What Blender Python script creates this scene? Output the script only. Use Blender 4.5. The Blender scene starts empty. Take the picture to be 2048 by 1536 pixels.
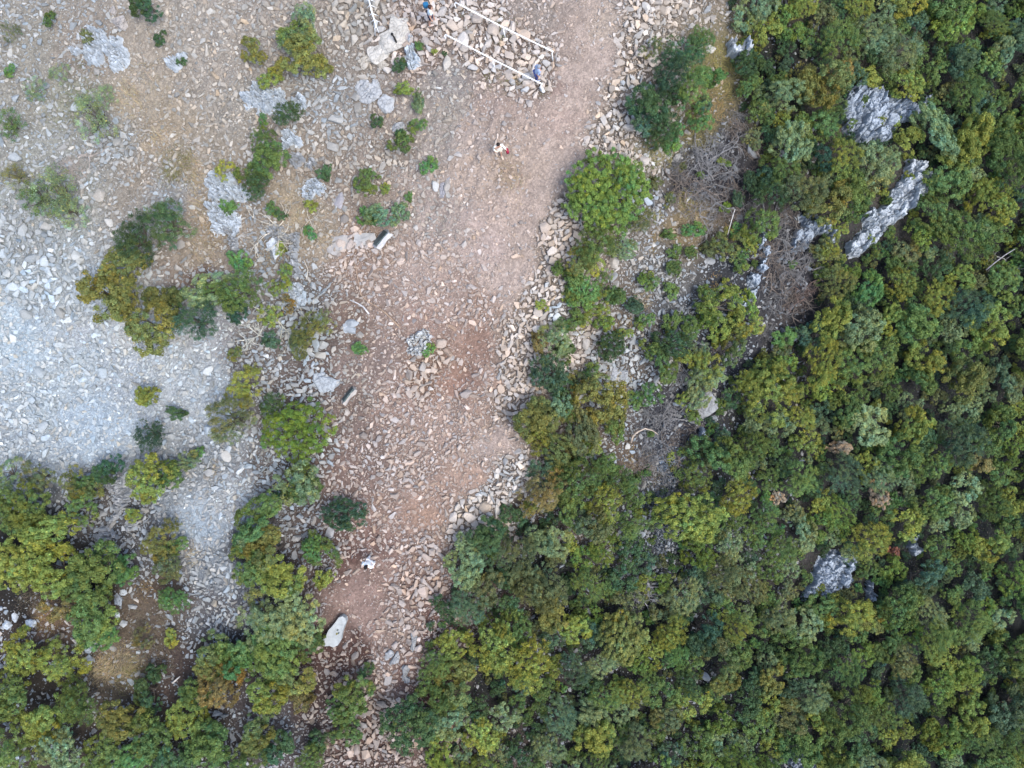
import bpy, bmesh, math, random, time
import numpy as np
from mathutils import Vector, Matrix

# ------------------------------------------------------------------ camera, world, sun, exposure
SC = bpy.context.scene
COL = SC.collection
H = 38.0          # height of the drone over the middle of the path, metres
F = 1520.0        # focal length in photo pixels (photo is 2048 wide)
cam_d = bpy.data.cameras.new("camera"); cam = bpy.data.objects.new("camera", cam_d); COL.objects.link(cam)
cam.location = (0, 0, H); cam.rotation_euler = (0, 0, 0)
cam_d.sensor_width = 36.0; cam_d.lens = 36.0 * F / 2048.0
cam_d.clip_start = 0.5; cam_d.clip_end = 3000
SC.camera = cam

SUN_EL, SUN_AZ = 66.0, -32.0       # azimuth measured from +X towards +Y (light comes from the lower right)
W = bpy.data.worlds.new("World"); SC.world = W; W.use_nodes = True
nt = W.node_tree; nt.nodes.clear()
sky = nt.nodes.new("ShaderNodeTexSky"); sky.sky_type = 'NISHITA'; sky.sun_disc = False
sky.sun_elevation = math.radians(SUN_EL); sky.sun_rotation = math.radians(90 - SUN_AZ)
sky.air_density = 1.0; sky.dust_density = 3.5; sky.ozone_density = 1.0; sky.altitude = 300
bg = nt.nodes.new("ShaderNodeBackground"); bg.inputs['Strength'].default_value = 0.15
wo = nt.nodes.new("ShaderNodeOutputWorld")
nt.links.new(sky.outputs[0], bg.inputs[0]); nt.links.new(bg.outputs[0], wo.inputs[0])
sd = bpy.data.lights.new("sun", 'SUN'); sun = bpy.data.objects.new("sun", sd); COL.objects.link(sun)
sd.energy = 1.1; sd.angle = math.radians(22); sd.color = (1.0, 0.95, 0.88)
a, e = math.radians(SUN_AZ), math.radians(SUN_EL)
sdir = Vector((math.cos(e) * math.cos(a), math.cos(e) * math.sin(a), math.sin(e)))
sun.rotation_euler = sdir.to_track_quat('Z', 'Y').to_euler(); sun.location = sdir * 60
SC.view_settings.view_transform = 'Standard'; SC.view_settings.look = 'None'
SC.view_settings.gamma = 1.0; SC.view_settings.exposure = 1.2
SC.view_settings.use_curve_mapping = False
SC.cycles.max_bounces = 6; SC.cycles.diffuse_bounces = 3; SC.cycles.transmission_bounces = 4

rng = np.random.default_rng(7); random.seed(7)

# ------------------------------------------------------------------ small helpers
def lin(c):
    """sRGB 0-255 -> linear"""
    c = np.asarray(c, float) / 255.0
    return np.where(c <= 0.04045, c / 12.92, ((c + 0.055) / 1.055) ** 2.4)

def _hash(ix, iy, iz, seed):
    h = (ix.astype(np.int64) * 374761393 + iy.astype(np.int64) * 668265263 + iz.astype(np.int64) * 2147483647 + seed * 974634777) & 0xFFFFFFFF
    h = ((h ^ (h >> 13)) * 1274126177) & 0xFFFFFFFF
    h = ((h ^ (h >> 16)) * 2246822519) & 0xFFFFFFFF
    return ((h ^ (h >> 15)) & 0xFFFFFF) / float(0xFFFFFF)

def vnoise(P, seed=0):
    P = np.asarray(P, float); I = np.floor(P); f = P - I; f = f * f * (3 - 2 * f); I = I.astype(np.int64)
    out = 0
    for dx in (0, 1):
        for dy in (0, 1):
            for dz in (0, 1):
                w = (f[:, 0] if dx else 1 - f[:, 0]) * (f[:, 1] if dy else 1 - f[:, 1]) * (f[:, 2] if dz else 1 - f[:, 2])
                out = out + w * _hash(I[:, 0] + dx, I[:, 1] + dy, I[:, 2] + dz, seed)
    return out * 2 - 1

def fbm(P, octv=4, seed=0, gain=0.5, lac=2.03):
    a, s, t = 1.0, 0, 0
    for k in range(octv):
        s = s + a * vnoise(P * (lac ** k), seed + 17 * k); t += a; a *= gain
    return s / t

def worley(P, seed=0):
    """distance to nearest and second nearest feature point, and a cell id in 0..1"""
    I = np.floor(P).astype(np.int64); d1 = np.full(len(P), 9.0); d2 = np.full(len(P), 9.0); cid = np.zeros(len(P)); dv = np.zeros((len(P), 3))
    for dx in (-1, 0, 1):
        for dy in (-1, 0, 1):
            for dz in (-1, 0, 1):
                J = I + np.array([dx, dy, dz])
                q = np.stack([J[:, k] + _hash(J[:, 0], J[:, 1], J[:, 2], seed + 31 * k + 1) for k in range(3)], 1)
                d = np.linalg.norm(P - q, axis=1)
                c = _hash(J[:, 0], J[:, 1], J[:, 2], seed + 777)
                nearer = d < d1
                d2 = np.where(nearer, d1, np.minimum(d2, d)); cid = np.where(nearer, c, cid); dv = np.where(nearer[:, None], P - q, dv); d1 = np.where(nearer, d, d1)
    worley.dv = dv
    return d1, d2, cid

def P3(X, Y, s, z=0.0):
    X = np.asarray(X, float).ravel(); Y = np.asarray(Y, float).ravel()
    return np.stack([X * s, Y * s, np.full_like(X, z)], 1)

def new_mesh(name, V, faces, mat=None, smooth=False, col=None, colname='col'):
    """V (n,3); faces: (m,k) int array or list of such arrays; col: (n,3) per-vertex colour"""
    me = bpy.data.meshes.new(name)
    V = np.asarray(V, np.float32)
    fl = faces if isinstance(faces, list) else [faces]
    fl = [np.asarray(f, np.int32) for f in fl if len(f)]
    nl = sum(f.size for f in fl); npoly = sum(len(f) for f in fl)
    me.vertices.add(len(V)); me.vertices.foreach_set("co", V.ravel())
    me.loops.add(nl); me.polygons.add(npoly)
    me.loops.foreach_set("vertex_index", np.concatenate([f.ravel() for f in fl]))
    starts = []; o = 0
    for f in fl:
        starts.append(o + np.arange(len(f)) * f.shape[1]); o += f.size
    me.polygons.foreach_set("loop_start", np.concatenate(starts).astype(np.int32))
    me.polygons.foreach_set("use_smooth", np.full(npoly, smooth))
    if col is not None:
        at = me.color_attributes.new(name=colname, type='FLOAT_COLOR', domain='POINT')
        c = np.ones((len(V), 4), np.float32); c[:, :3] = col
        at.data.foreach_set("color", c.ravel())
    me.update(calc_edges=True)
    if mat: me.materials.append(mat)
    return me

def obj(name, me, parent=None, loc=None, rot=None, scale=None, label=None, cat=None, group=None, kind=None, color=None):
    o = bpy.data.objects.new(name, me); COL.objects.link(o)
    if parent is not None: o.parent = parent
    if loc is not None: o.location = loc
    if rot is not None: o.rotation_euler = rot
    if scale is not None: o.scale = scale
    if color is not None: o.color = (*color, 1.0)
    if label: o["label"] = label
    if cat: o["category"] = cat
    if group: o["group"] = group
    if kind: o["kind"] = kind
    return o

def rotz(a):
    c, s = math.cos(a), math.sin(a); return np.array([[c, -s, 0], [s, c, 0], [0, 0, 1]])

def rand_rot(r):
    q = r.normal(size=4); q /= np.linalg.norm(q); w, x, y, z = q
    return np.array([[1 - 2 * (y * y + z * z), 2 * (x * y - z * w), 2 * (x * z + y * w)],
                     [2 * (x * y + z * w), 1 - 2 * (x * x + z * z), 2 * (y * z - x * w)],
                     [2 * (x * z - y * w), 2 * (y * z + x * w), 1 - 2 * (x * x + y * y)]])

class MB:
    """collects pieces into one mesh"""
    def __init__(s): s.V = []; s.Q = []; s.T = []; s.n = 0
    def add(s, V, Q=None, T=None):
        V = np.asarray(V, float); s.V.append(V)
        if Q is not None and len(Q): s.Q.append(np.asarray(Q) + s.n)
        if T is not None and len(T): s.T.append(np.asarray(T) + s.n)
        s.n += len(V)
    def tube(s, pts, rad, n=6, cap=True):
        pts = np.asarray(pts, float); m = len(pts); rad = np.broadcast_to(np.asarray(rad, float), (m,))
        T = np.gradient(pts, axis=0); T /= np.linalg.norm(T, axis=1)[:, None] + 1e-9
        up = np.array([0.13, 0.07, 1.0]) if abs(T[0, 2]) < 0.9 else np.array([1.0, 0.1, 0])
        N = np.cross(T, up); N /= np.linalg.norm(N, axis=1)[:, None] + 1e-9; B = np.cross(T, N)
        a = np.arange(n) * 2 * math.pi / n
        V = (pts[:, None, :] + rad[:, None, None] * (np.cos(a)[None, :, None] * N[:, None, :] + np.sin(a)[None, :, None] * B[:, None, :])).reshape(-1, 3)
        i = np.arange(m - 1)[:, None] * n; j = np.arange(n)[None, :]; k = (j + 1) % n
        Q = np.stack([i + j, i + k, i + n + k, i + n + j], -1).reshape(-1, 4)
        T_ = []
        if cap:
            V = np.vstack([V, pts[:1], pts[-1:]]); c0, c1 = m * n, m * n + 1
            T_ = [[c0, (q + 1) % n, q] for q in range(n)] + [[c1, (m - 1) * n + q, (m - 1) * n + (q + 1) % n] for q in range(n)]
        s.add(V, Q, T_)
    def build(s, name, mat=None, smooth=False, col=None):
        f = []
        if s.Q: f.append(np.concatenate(s.Q))
        if s.T: f.append(np.concatenate(s.T))
        return new_mesh(name, np.vstack(s.V), f, mat, smooth, col)

_ICO = {}
def ico(sub):
    if sub not in _ICO:
        bm = bmesh.new(); bmesh.ops.create_icosphere(bm, subdivisions=sub, radius=1.0)
        V = np.array([v.co[:] for v in bm.verts]); Fc = np.array([[v.index for v in f.verts] for f in bm.faces]); bm.free()
        _ICO[sub] = (V / np.linalg.norm(V, axis=1)[:, None], Fc)
    return _ICO[sub]

# ------------------------------------------------------------------ materials
def mat_new(name, rough=0.9):
    m = bpy.data.materials.new(name); m.use_nodes = True; n = m.node_tree
    b = n.nodes["Principled BSDF"]; b.inputs['Roughness'].default_value = rough
    if 'Specular IOR Level' in b.inputs: b.inputs['Specular IOR Level'].default_value = 0.25
    return m, n, b

def N(n, t, **kw):
    x = n.nodes.new(t)
    for k, v in kw.items():
        if k in x.inputs: x.inputs[k].default_value = v
        else: setattr(x, k, v)
    return x

def mul(n, a, b, fac=1.0):
    m = n.nodes.new("ShaderNodeMix"); m.data_type = 'RGBA'; m.blend_type = 'MULTIPLY'; m.inputs[0].default_value = fac
    n.links.new(a, m.inputs[6]); n.links.new(b, m.inputs[7]); return m.outputs[2]

def ramp(n, src, stops):
    r = n.nodes.new("ShaderNodeValToRGB"); n.links.new(src, r.inputs[0]); e = r.color_ramp.elements
    while len(e) < len(stops): e.new(0.5)
    for i, (p, c) in enumerate(stops):
        e[i].position = p; e[i].color = (c, c, c, 1) if not hasattr(c, '__len__') else (*c, 1)
    return r.outputs[0]

def coords(n, kind='Object'):
    return n.nodes.new("ShaderNodeTexCoord").outputs[kind]

def bump(n, b, src, strength, dist):
    x = n.nodes.new("ShaderNodeBump"); x.inputs['Strength'].default_value = strength; x.inputs['Distance'].default_value = dist
    n.links.new(src, x.inputs['Height']); n.links.new(x.outputs[0], b.inputs['Normal']); return x

def m_ground():
    m, n, b = mat_new("ground_soil", 0.95)
    att = N(n, "ShaderNodeAttribute", attribute_name='col')
    co = coords(n)
    no = N(n, "ShaderNodeTexNoise", Scale=1.7, Detail=8.0, Roughness=0.65); n.links.new(co, no.inputs['Vector'])
    c1 = mul(n, att.outputs['Color'], ramp(n, no.outputs['Fac'], [(0.3, 0.80), (0.7, 1.14)]))
    # gravel: two sizes of small pebbles
    vo = N(n, "ShaderNodeTexVoronoi", Scale=11.0); n.links.new(co, vo.inputs['Vector'])
    vo2 = N(n, "ShaderNodeTexVoronoi", Scale=27.0); n.links.new(co, vo2.inputs['Vector'])
    bw = n.nodes.new("ShaderNodeRGBToBW"); n.links.new(vo.outputs['Color'], bw.inputs[0])
    bw2 = n.nodes.new("ShaderNodeRGBToBW"); n.links.new(vo2.outputs['Color'], bw2.inputs[0])
    c2 = mul(n, c1, ramp(n, bw.outputs[0], [(0.15, 0.80), (0.5, 0.98), (0.8, 1.22)]))
    c3 = mul(n, c2, ramp(n, bw2.outputs[0], [(0.15, 0.86), (0.5, 0.98), (0.85, 1.2)]))
    n.links.new(c3, b.inputs['Base Color'])
    add = N(n, "ShaderNodeMath", operation='ADD'); n.links.new(vo.outputs['Distance'], add.inputs[0]); n.links.new(vo2.outputs['Distance'], add.inputs[1])
    bump(n, b, add.outputs[0], 0.55, -0.03)
    return m

def m_stone(name, from_object, scale=6.0, pits=0.0):
    m, n, b = mat_new(name, 0.85)
    co = coords(n)
    if from_object: src = n.nodes.new("ShaderNodeObjectInfo").outputs['Color']
    else: src = N(n, "ShaderNodeAttribute", attribute_name='col').outputs['Color']
    no = N(n, "ShaderNodeTexNoise", Scale=scale, Detail=8.0, Roughness=0.7); n.links.new(co, no.inputs['Vector'])
    c = mul(n, src, ramp(n, no.outputs['Fac'], [(0.3, 0.74), (0.52, 1.0), (0.72, 1.16)]))
    if pits:
        mu = N(n, "ShaderNodeTexVoronoi", Scale=scale * 0.9, feature='DISTANCE_TO_EDGE')
        ds = N(n, "ShaderNodeTexNoise", Scale=2.0, Detail=4.0); n.links.new(co, ds.inputs['Vector'])
        ad = N(n, "ShaderNodeVectorMath", operation='ADD'); n.links.new(co, ad.inputs[0]); n.links.new(ds.outputs['Color'], ad.inputs[1])
        n.links.new(ad.outputs[0], mu.inputs['Vector'])
        c = mul(n, c, ramp(n, mu.outputs['Distance'], [(0.0, 0.45), (0.05, 0.9), (0.2, 1.05)]), pits)
        bump(n, b, mu.outputs['Distance'], 0.7, 0.08)
    else:
        bump(n, b, no.outputs['Fac'], 0.4, 0.03)
    n.links.new(c, b.inputs['Base Color'])
    return m

def m_leaf(name='leaf'):
    m, n, b = mat_new(name, 0.6)
    oi = n.nodes.new("ShaderNodeObjectInfo"); at = N(n, "ShaderNodeAttribute", attribute_name='tint')
    c = mul(n, oi.outputs['Color'], at.outputs['Color'])
    n.links.new(c, b.inputs['Base Color'])
    b.inputs['Specular IOR Level'].default_value = 0.2
    tr = n.nodes.new("ShaderNodeBsdfTranslucent"); n.links.new(c, tr.inputs['Color'])
    mx = n.nodes.new("ShaderNodeMixShader"); mx.inputs[0].default_value = 0.28
    n.links.new(b.outputs[0], mx.inputs[1]); n.links.new(tr.outputs[0], mx.inputs[2])
    n.links.new(mx.outputs[0], n.nodes["Material Output"].inputs['Surface'])
    return m

def m_plain(name, c, rough=0.7, var=0.12, scale=9.0, metal=0.0):
    m, n, b = mat_new(name, rough); b.inputs['Metallic'].default_value = metal
    no = N(n, "ShaderNodeTexNoise", Scale=scale, Detail=5.0); n.links.new(coords(n), no.inputs['Vector'])
    rg = N(n, "ShaderNodeRGB"); rg.outputs[0].default_value = (*c, 1)
    n.links.new(mul(n, rg.outputs[0], ramp(n, no.outputs['Fac'], [(0.3, 1 - var), (0.7, 1 + var)])), b.inputs['Base Color'])
    return m

def m_objcol(name, rough=0.85, var=0.2, scale=5.0):
    m, n, b = mat_new(name, rough)
    no = N(n, "ShaderNodeTexNoise", Scale=scale, Detail=6.0); n.links.new(coords(n), no.inputs['Vector'])
    oi = n.nodes.new("ShaderNodeObjectInfo")
    n.links.new(mul(n, oi.outputs['Color'], ramp(n, no.outputs['Fac'], [(0.3, 1 - var), (0.7, 1 + var)])), b.inputs['Base Color'])
    return m

M_GROUND = m_ground()
M_RUB = m_stone("rubble_limestone", False, 7.0)
M_ROCK = m_stone("block_limestone", True, 5.0)
M_KARST = m_stone("karst_limestone", False, 3.2, pits=0.8)
M_BED = m_stone("bedrock_limestone", False, 4.0)
M_SLAB = m_stone("carved_limestone", False, 4.0)
M_LEAF = m_leaf()
M_BARK = m_plain("bark", (0.10, 0.085, 0.07), 0.9, 0.3, 14)
M_TWIG = m_objcol("dead_wood", 0.9, 0.35, 6)
M_WHITE = m_plain("white_paint", (0.82, 0.84, 0.84), 0.4, 0.04, 20)
M_IRON = m_plain("black_iron", (0.012, 0.012, 0.013), 0.45, 0.2, 20)
M_BRONZE = m_plain("weathered_bronze", (0.075, 0.105, 0.105), 0.5, 0.35, 11, 0.3)
M_SKIN = m_plain("skin", (0.50, 0.30, 0.22), 0.55, 0.05, 12)
M_CLOTH = m_objcol("cloth", 0.9, 0.06, 10)
M_HAIR = m_objcol("hair", 0.7, 0.25, 40)

# ------------------------------------------------------------------ terrain
EDGE_PY = np.array([-600, 0, 100, 200, 300, 480, 650, 800, 950, 1050, 1200, 1400, 1536, 2100.])
EDGE_PX = np.array([1330, 1300, 1292, 1262, 1300, 1180, 1085, 1050, 1050, 960, 900, 870, 800, 760.])
RED = [(945, 690, 34, 0.28), (925, 745, 30, 0.35), (905, 800, 24, 0.2), (900, 640, 30, .2), (690, 1130, 45, 0.25), (650, 1330, 50, 0.25), (740, 1200, 40, 0.1), (600, 1410, 50, 0.2), (715, 880, 30, 0.1)]
def terrain(X, Y):
    X = np.asarray(X, float); Y = np.asarray(Y, float); sh = X.shape
    x, y = X.ravel(), Y.ravel()
    px, py = 1024 + 40 * x, 768 - 40 * y
    s = (px - np.interp(py, EDGE_PY, EDGE_PX)) / 40.0
    t = np.clip(s / 1.4, 0, 1); t = t * t * (3 - 2 * t)
    z = -0.75 * t - 0.26 * np.clip(s - 1.0, 0, 40) + 0.0 * s
    z = np.maximum(z, -11.0)
    w = np.clip((-12.5 - x) / 10, 0, 1); z = z - 0.6 * w
    z = z + 0.55 * fbm(P3(x, y, 1 / 7.0, 3.3), 3, 11) + 0.16 * fbm(P3(x, y, 1 / 1.3, 1.7), 4, 23)
    rm = np.exp(-(((px - 930) / 110) ** 2 + ((py - 310) / 150) ** 2)) + 0.6 * np.exp(-(((px - 560) / 110) ** 2 + ((py - 260) / 160) ** 2)) + 0.35
    uu, vv = (x * 0.42 - y * -0.0 + y * 0.91), (x * 0.91 - y * 0.42)
    z = z + 0.16 * rm * (1 - 2 * np.abs(fbm(P3(uu * 0.35, vv * 1.5, 1.0, 6.1), 4, 57)))
    for (qx, qy, r, d) in RED:
        z = z - d * np.exp(-((px - qx) ** 2 + (py - qy) ** 2) / (r * r))
    return z.reshape(sh)

def hz(x, y): return float(terrain(np.array([x]), np.array([y]))[0])
def at(px, py, up=0.0):
    """world point on the ground (or `up` metres above it) seen at a photo pixel"""
    z = 0.0
    for _ in range(7):
        k = (H - z - up) / F; x, y = (px - 1024) * k, (768 - py) * k; z = hz(x, y)
    return Vector((x, y, z + up))
def ppm(z=0.0): return F / (H - z)

# control points: x, y, soil sRGB, stone sRGB, cover of stones, mean stone size in photo pixels
LG = (198, 208, 216); GR = (182, 188, 194); PK = (201, 187, 180); BG = (186, 181, 174); DG = (160, 168, 178)
CP = [
 (60,560,(172,184,194),LG,.9,15),(60,480,(165,172,176),(186,193,199),.9,16),(40,670,(180,198,212),LG,.35,9),(150,740,(182,195,206),LG,.7,12),
 (100,820,(180,194,206),LG,.8,12),(180,850,(175,192,208),LG,.3,8),(60,900,(170,182,195),LG,.8,12),(250,760,(178,188,200),LG,.7,12),
 (330,730,(182,190,198),LG,.55,10),(400,790,(182,190,198),LG,.6,10),(300,670,(188,190,192),LG,.5,9),(420,900,(150,158,166),GR,.8,14),
 (470,1000,(172,176,182),LG,.65,10),(400,1050,(165,180,195),GR,.5,9),(430,1150,(140,150,162),GR,.85,12),(440,1220,(105,105,110),GR,.65,12),
 (200,1010,(92,88,88),DG,.65,12),(250,1070,(85,84,86),DG,.7,12),(130,600,(178,188,196),LG,.85,14),(150,650,(180,188,198),LG,.6,11),(-80,700,(176,188,198),LG,.7,12),(-80,300,(150,150,145),GR,.4,11),
 (-60,60,(150,146,138),GR,.4,11),(60,120,(150,146,136),GR,.35,11),
 (300,120,(165,154,140),BG,.25,9),(285,200,(167,156,140),BG,.18,9),(185,110,(150,140,130),GR,.5,13),(350,60,(165,157,147),BG,.5,10),(430,130,(163,154,144),BG,.5,10),
 (150,200,(148,148,135),GR,.3,11),(120,330,(150,152,146),GR,.5,10),(235,300,(145,145,142),(184,191,197),.9,14),(330,260,(165,150,128),BG,.3,9),(275,350,(152,140,124),BG,.4,9),
 (100,400,(150,155,146),GR,.5,11),(400,300,(157,146,130),BG,.4,10),(330,385,(150,148,146),GR,.65,12),(420,440,(156,141,122),BG,.3,10),(400,505,(155,142,125),BG,.3,11),
 (470,220,(152,146,137),BG,.6,12),(600,50,(163,154,147),BG,.75,12),(650,200,(150,144,138),GR,.75,15),(620,300,(150,138,126),BG,.75,14),(700,110,(148,139,131),BG,.75,13),
 (820,60,(138,122,114),PK,.95,17),(850,110,(138,122,114),PK,.9,15),(720,20,(150,142,136),BG,.9,14),(760,300,(148,136,127),BG,.8,14),(690,380,(145,131,120),BG,.6,12),(600,420,(165,151,128),BG,.3,10),
 (640,465,(160,145,125),BG,.4,11),(720,500,(160,136,122),PK,.85,12),(900,210,(163,153,145),BG,.35,10),(900,150,(148,142,140),BG,.4,10),(880,260,(160,150,144),BG,.4,11),
 (935,270,(176,160,151),PK,.25,9),(960,350,(184,165,152),PK,.2,8),(1010,350,(165,145,127),PK,.3,9),(1000,205,(170,150,140),PK,.25,7),(1150,100,(164,147,137),PK,.2,6),
 (1080,50,(148,137,130),PK,.25,8),(1130,175,(154,132,124),PK,.25,7),(1200,50,(182,166,152),PK,.2,6),(1120,250,(177,156,146),PK,.12,6),(1080,340,(186,166,152),PK,.06,6),
 (1010,430,(184,164,153),PK,.18,8),(880,430,(168,153,146),BG,.5,12),(850,520,(178,158,148),PK,.65,10),(980,490,(186,166,158),PK,.1,7),(1025,570,(187,167,157),PK,.08,7),(1060,420,(182,162,150),PK,.15,8),
 (900,590,(168,146,136),PK,.7,10),(960,625,(168,142,128),PK,.8,10),(780,620,(150,130,120),PK,.5,10),(700,640,(128,108,98),BG,.4,12),(850,645,(158,133,123),PK,.4,9),
 (760,720,(140,122,115),PK,.3,9),(700,745,(133,116,110),BG,.4,10),(870,720,(142,116,102),(200,184,172),.95,15),(845,755,(142,116,102),(200,184,172),.9,14),(945,690,(158,127,112),PK,.15,8),
 (915,765,(158,125,110),PK,.2,9),(980,760,(174,147,132),PK,.65,11),(1030,720,(140,122,110),(214,198,186),.97,12),(1050,600,(140,125,112),(206,190,178),.97,13),
 (1095,480,(140,127,117),PK,.95,15),(1105,620,(108,106,108),LG,.97,12),(1075,680,(120,110,105),(205,195,188),.97,12),(1020,800,(150,132,120),(208,192,180),.9,11),(800,800,(165,140,130),PK,.8,10),
 (900,860,(172,148,136),PK,.75,10),(1000,890,(185,165,155),PK,.1,7),(700,835,(128,110,104),(184,172,163),.7,11),(730,900,(133,114,107),PK,.75,10),(820,930,(158,136,126),PK,.85,11),
 (700,950,(132,110,103),PK,.6,11),(880,985,(165,138,124),PK,.5,10),(935,960,(176,148,132),PK,.35,8),(855,1025,(172,140,121),PK,.2,9),(790,1035,(150,125,114),PK,.6,12),
 (760,1080,(132,105,97),PK,.6,14),(860,1090,(150,125,114),PK,.85,13),(690,1120,(100,74,68),PK,.25,9),(730,1185,(155,129,120),PK,.05,7),(780,1150,(148,122,112),PK,.3,13),(975,1000,(130,116,108),LG,.97,12),(1010,960,(125,115,110),LG,.97,12),
 (840,1170,(138,113,103),(196,177,166),.95,14),(870,1240,(112,84,76),PK,.7,13),(720,1240,(152,127,118),PK,.15,8),(800,1250,(146,126,117),PK,.75,12),(650,1300,(78,56,52),(168,156,150),.45,12),
 (700,1310,(85,61,56),(168,156,150),.45,13),(770,1330,(136,115,107),PK,.6,11),(815,1360,(122,96,88),PK,.45,11),(620,1400,(70,54,52),(160,152,148),.4,10),(760,1400,(128,108,100),(188,174,164),.95,13),
 (835,1380,(82,56,50),(150,132,124),.6,12),(735,1470,(98,76,70),(170,156,148),.85,13),(560,1440,(84,80,84),DG,.4,10),
 (620,680,(105,96,94),(178,186,192),.9,14),(600,620,(110,104,102),(178,187,195),.9,12),(640,745,(112,97,92),GR,.85,14),(520,720,(118,110,106),GR,.75,12),(585,770,(92,80,77),GR,.85,14),
 (480,400,(148,136,122),(182,192,202),.6,13),(540,500,(138,128,116),(176,186,196),.6,13),(400,560,(116,97,86),GR,.5,13),(425,610,(165,168,176),LG,.45,9),(560,940,(102,95,93),(166,176,186),.85,12),
 (650,900,(108,90,84),GR,.6,12),(600,1010,(92,82,79),DG,.75,12),(640,1110,(86,76,74),DG,.75,13),(600,840,(98,86,82),GR,.6,12),
 (1300,400,(118,113,108),(186,191,199),.75,10),(1370,430,(136,120,90),BG,.15,9),(1320,550,(106,104,101),GR,.65,12),(1250,700,(102,95,90),GR,.85,11),(1270,610,(108,98,88),GR,.65,11),
 (1230,770,(105,98,94),LG,.85,11),(1260,170,(130,125,118),(200,203,206),.97,16),(1232,250,(130,124,117),(200,200,200),.97,15),(1285,80,(140,132,124),(200,200,198),.95,14),(1290,-60,(140,132,124),(200,200,198),.9,14),(1440,130,(132,124,84),BG,.1,10),
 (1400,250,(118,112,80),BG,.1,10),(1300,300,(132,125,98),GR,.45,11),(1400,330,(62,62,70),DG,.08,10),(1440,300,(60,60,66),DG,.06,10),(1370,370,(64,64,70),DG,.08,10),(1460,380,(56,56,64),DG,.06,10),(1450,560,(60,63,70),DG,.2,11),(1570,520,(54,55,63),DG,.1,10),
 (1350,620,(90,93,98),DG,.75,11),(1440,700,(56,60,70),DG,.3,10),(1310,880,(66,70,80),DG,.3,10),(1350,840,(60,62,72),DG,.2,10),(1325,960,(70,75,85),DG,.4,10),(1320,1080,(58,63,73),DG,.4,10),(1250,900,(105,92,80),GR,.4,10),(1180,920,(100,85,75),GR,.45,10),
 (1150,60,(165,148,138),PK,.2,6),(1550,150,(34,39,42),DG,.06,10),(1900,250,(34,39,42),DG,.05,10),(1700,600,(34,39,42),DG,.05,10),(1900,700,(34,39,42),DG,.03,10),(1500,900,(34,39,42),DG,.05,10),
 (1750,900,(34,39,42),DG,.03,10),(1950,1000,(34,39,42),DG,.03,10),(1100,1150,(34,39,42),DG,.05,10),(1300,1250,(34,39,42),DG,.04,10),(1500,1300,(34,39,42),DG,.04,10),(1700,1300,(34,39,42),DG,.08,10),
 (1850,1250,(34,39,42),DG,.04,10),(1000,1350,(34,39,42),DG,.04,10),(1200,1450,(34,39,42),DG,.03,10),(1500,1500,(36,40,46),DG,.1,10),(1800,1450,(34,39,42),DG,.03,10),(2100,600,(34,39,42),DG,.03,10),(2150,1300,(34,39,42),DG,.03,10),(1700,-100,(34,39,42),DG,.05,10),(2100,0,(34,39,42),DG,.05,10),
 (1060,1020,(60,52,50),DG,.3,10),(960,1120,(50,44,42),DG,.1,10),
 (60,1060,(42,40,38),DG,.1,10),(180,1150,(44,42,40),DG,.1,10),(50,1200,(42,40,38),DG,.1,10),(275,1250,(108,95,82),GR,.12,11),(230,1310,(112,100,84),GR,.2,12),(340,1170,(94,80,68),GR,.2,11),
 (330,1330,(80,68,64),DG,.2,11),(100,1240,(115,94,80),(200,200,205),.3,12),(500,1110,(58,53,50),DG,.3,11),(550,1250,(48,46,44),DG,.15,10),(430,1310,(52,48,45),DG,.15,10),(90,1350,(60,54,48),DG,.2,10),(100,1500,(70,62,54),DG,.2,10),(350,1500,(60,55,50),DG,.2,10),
]
for (x_, y_) in [(1150,150),(1135,200),(1130,290),(1110,350),(1090,410),(1065,470),(1045,530),(1030,580),(1180,60),(1180,-60),(1200,120)]: CP.append((x_, y_, (186,167,156), PK, .04, 7))
for (x_, y_, w_) in [(1290,10,13),(1278,60,14),(1268,100,15),(1262,150,15),(1245,200,15),(1232,240,14),(1225,275,13),(1140,425,13),(1120,460,15),(1105,500,14),(1085,545,13),(1075,585,12),(1065,625,12),(1055,665,12),(1045,705,12),(1035,745,12),(1025,790,11),(1105,560,13),(1100,600,13),(1095,645,12),(1080,700,12),(1290,310,11),(1015,950,11),(1000,985,11),(975,1015,12),(945,1045,12),(1030,930,11),(985,1000,12)]:
    CP.append((x_, y_, (136,124,115), (212,200,190), 1.0, w_))
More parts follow.
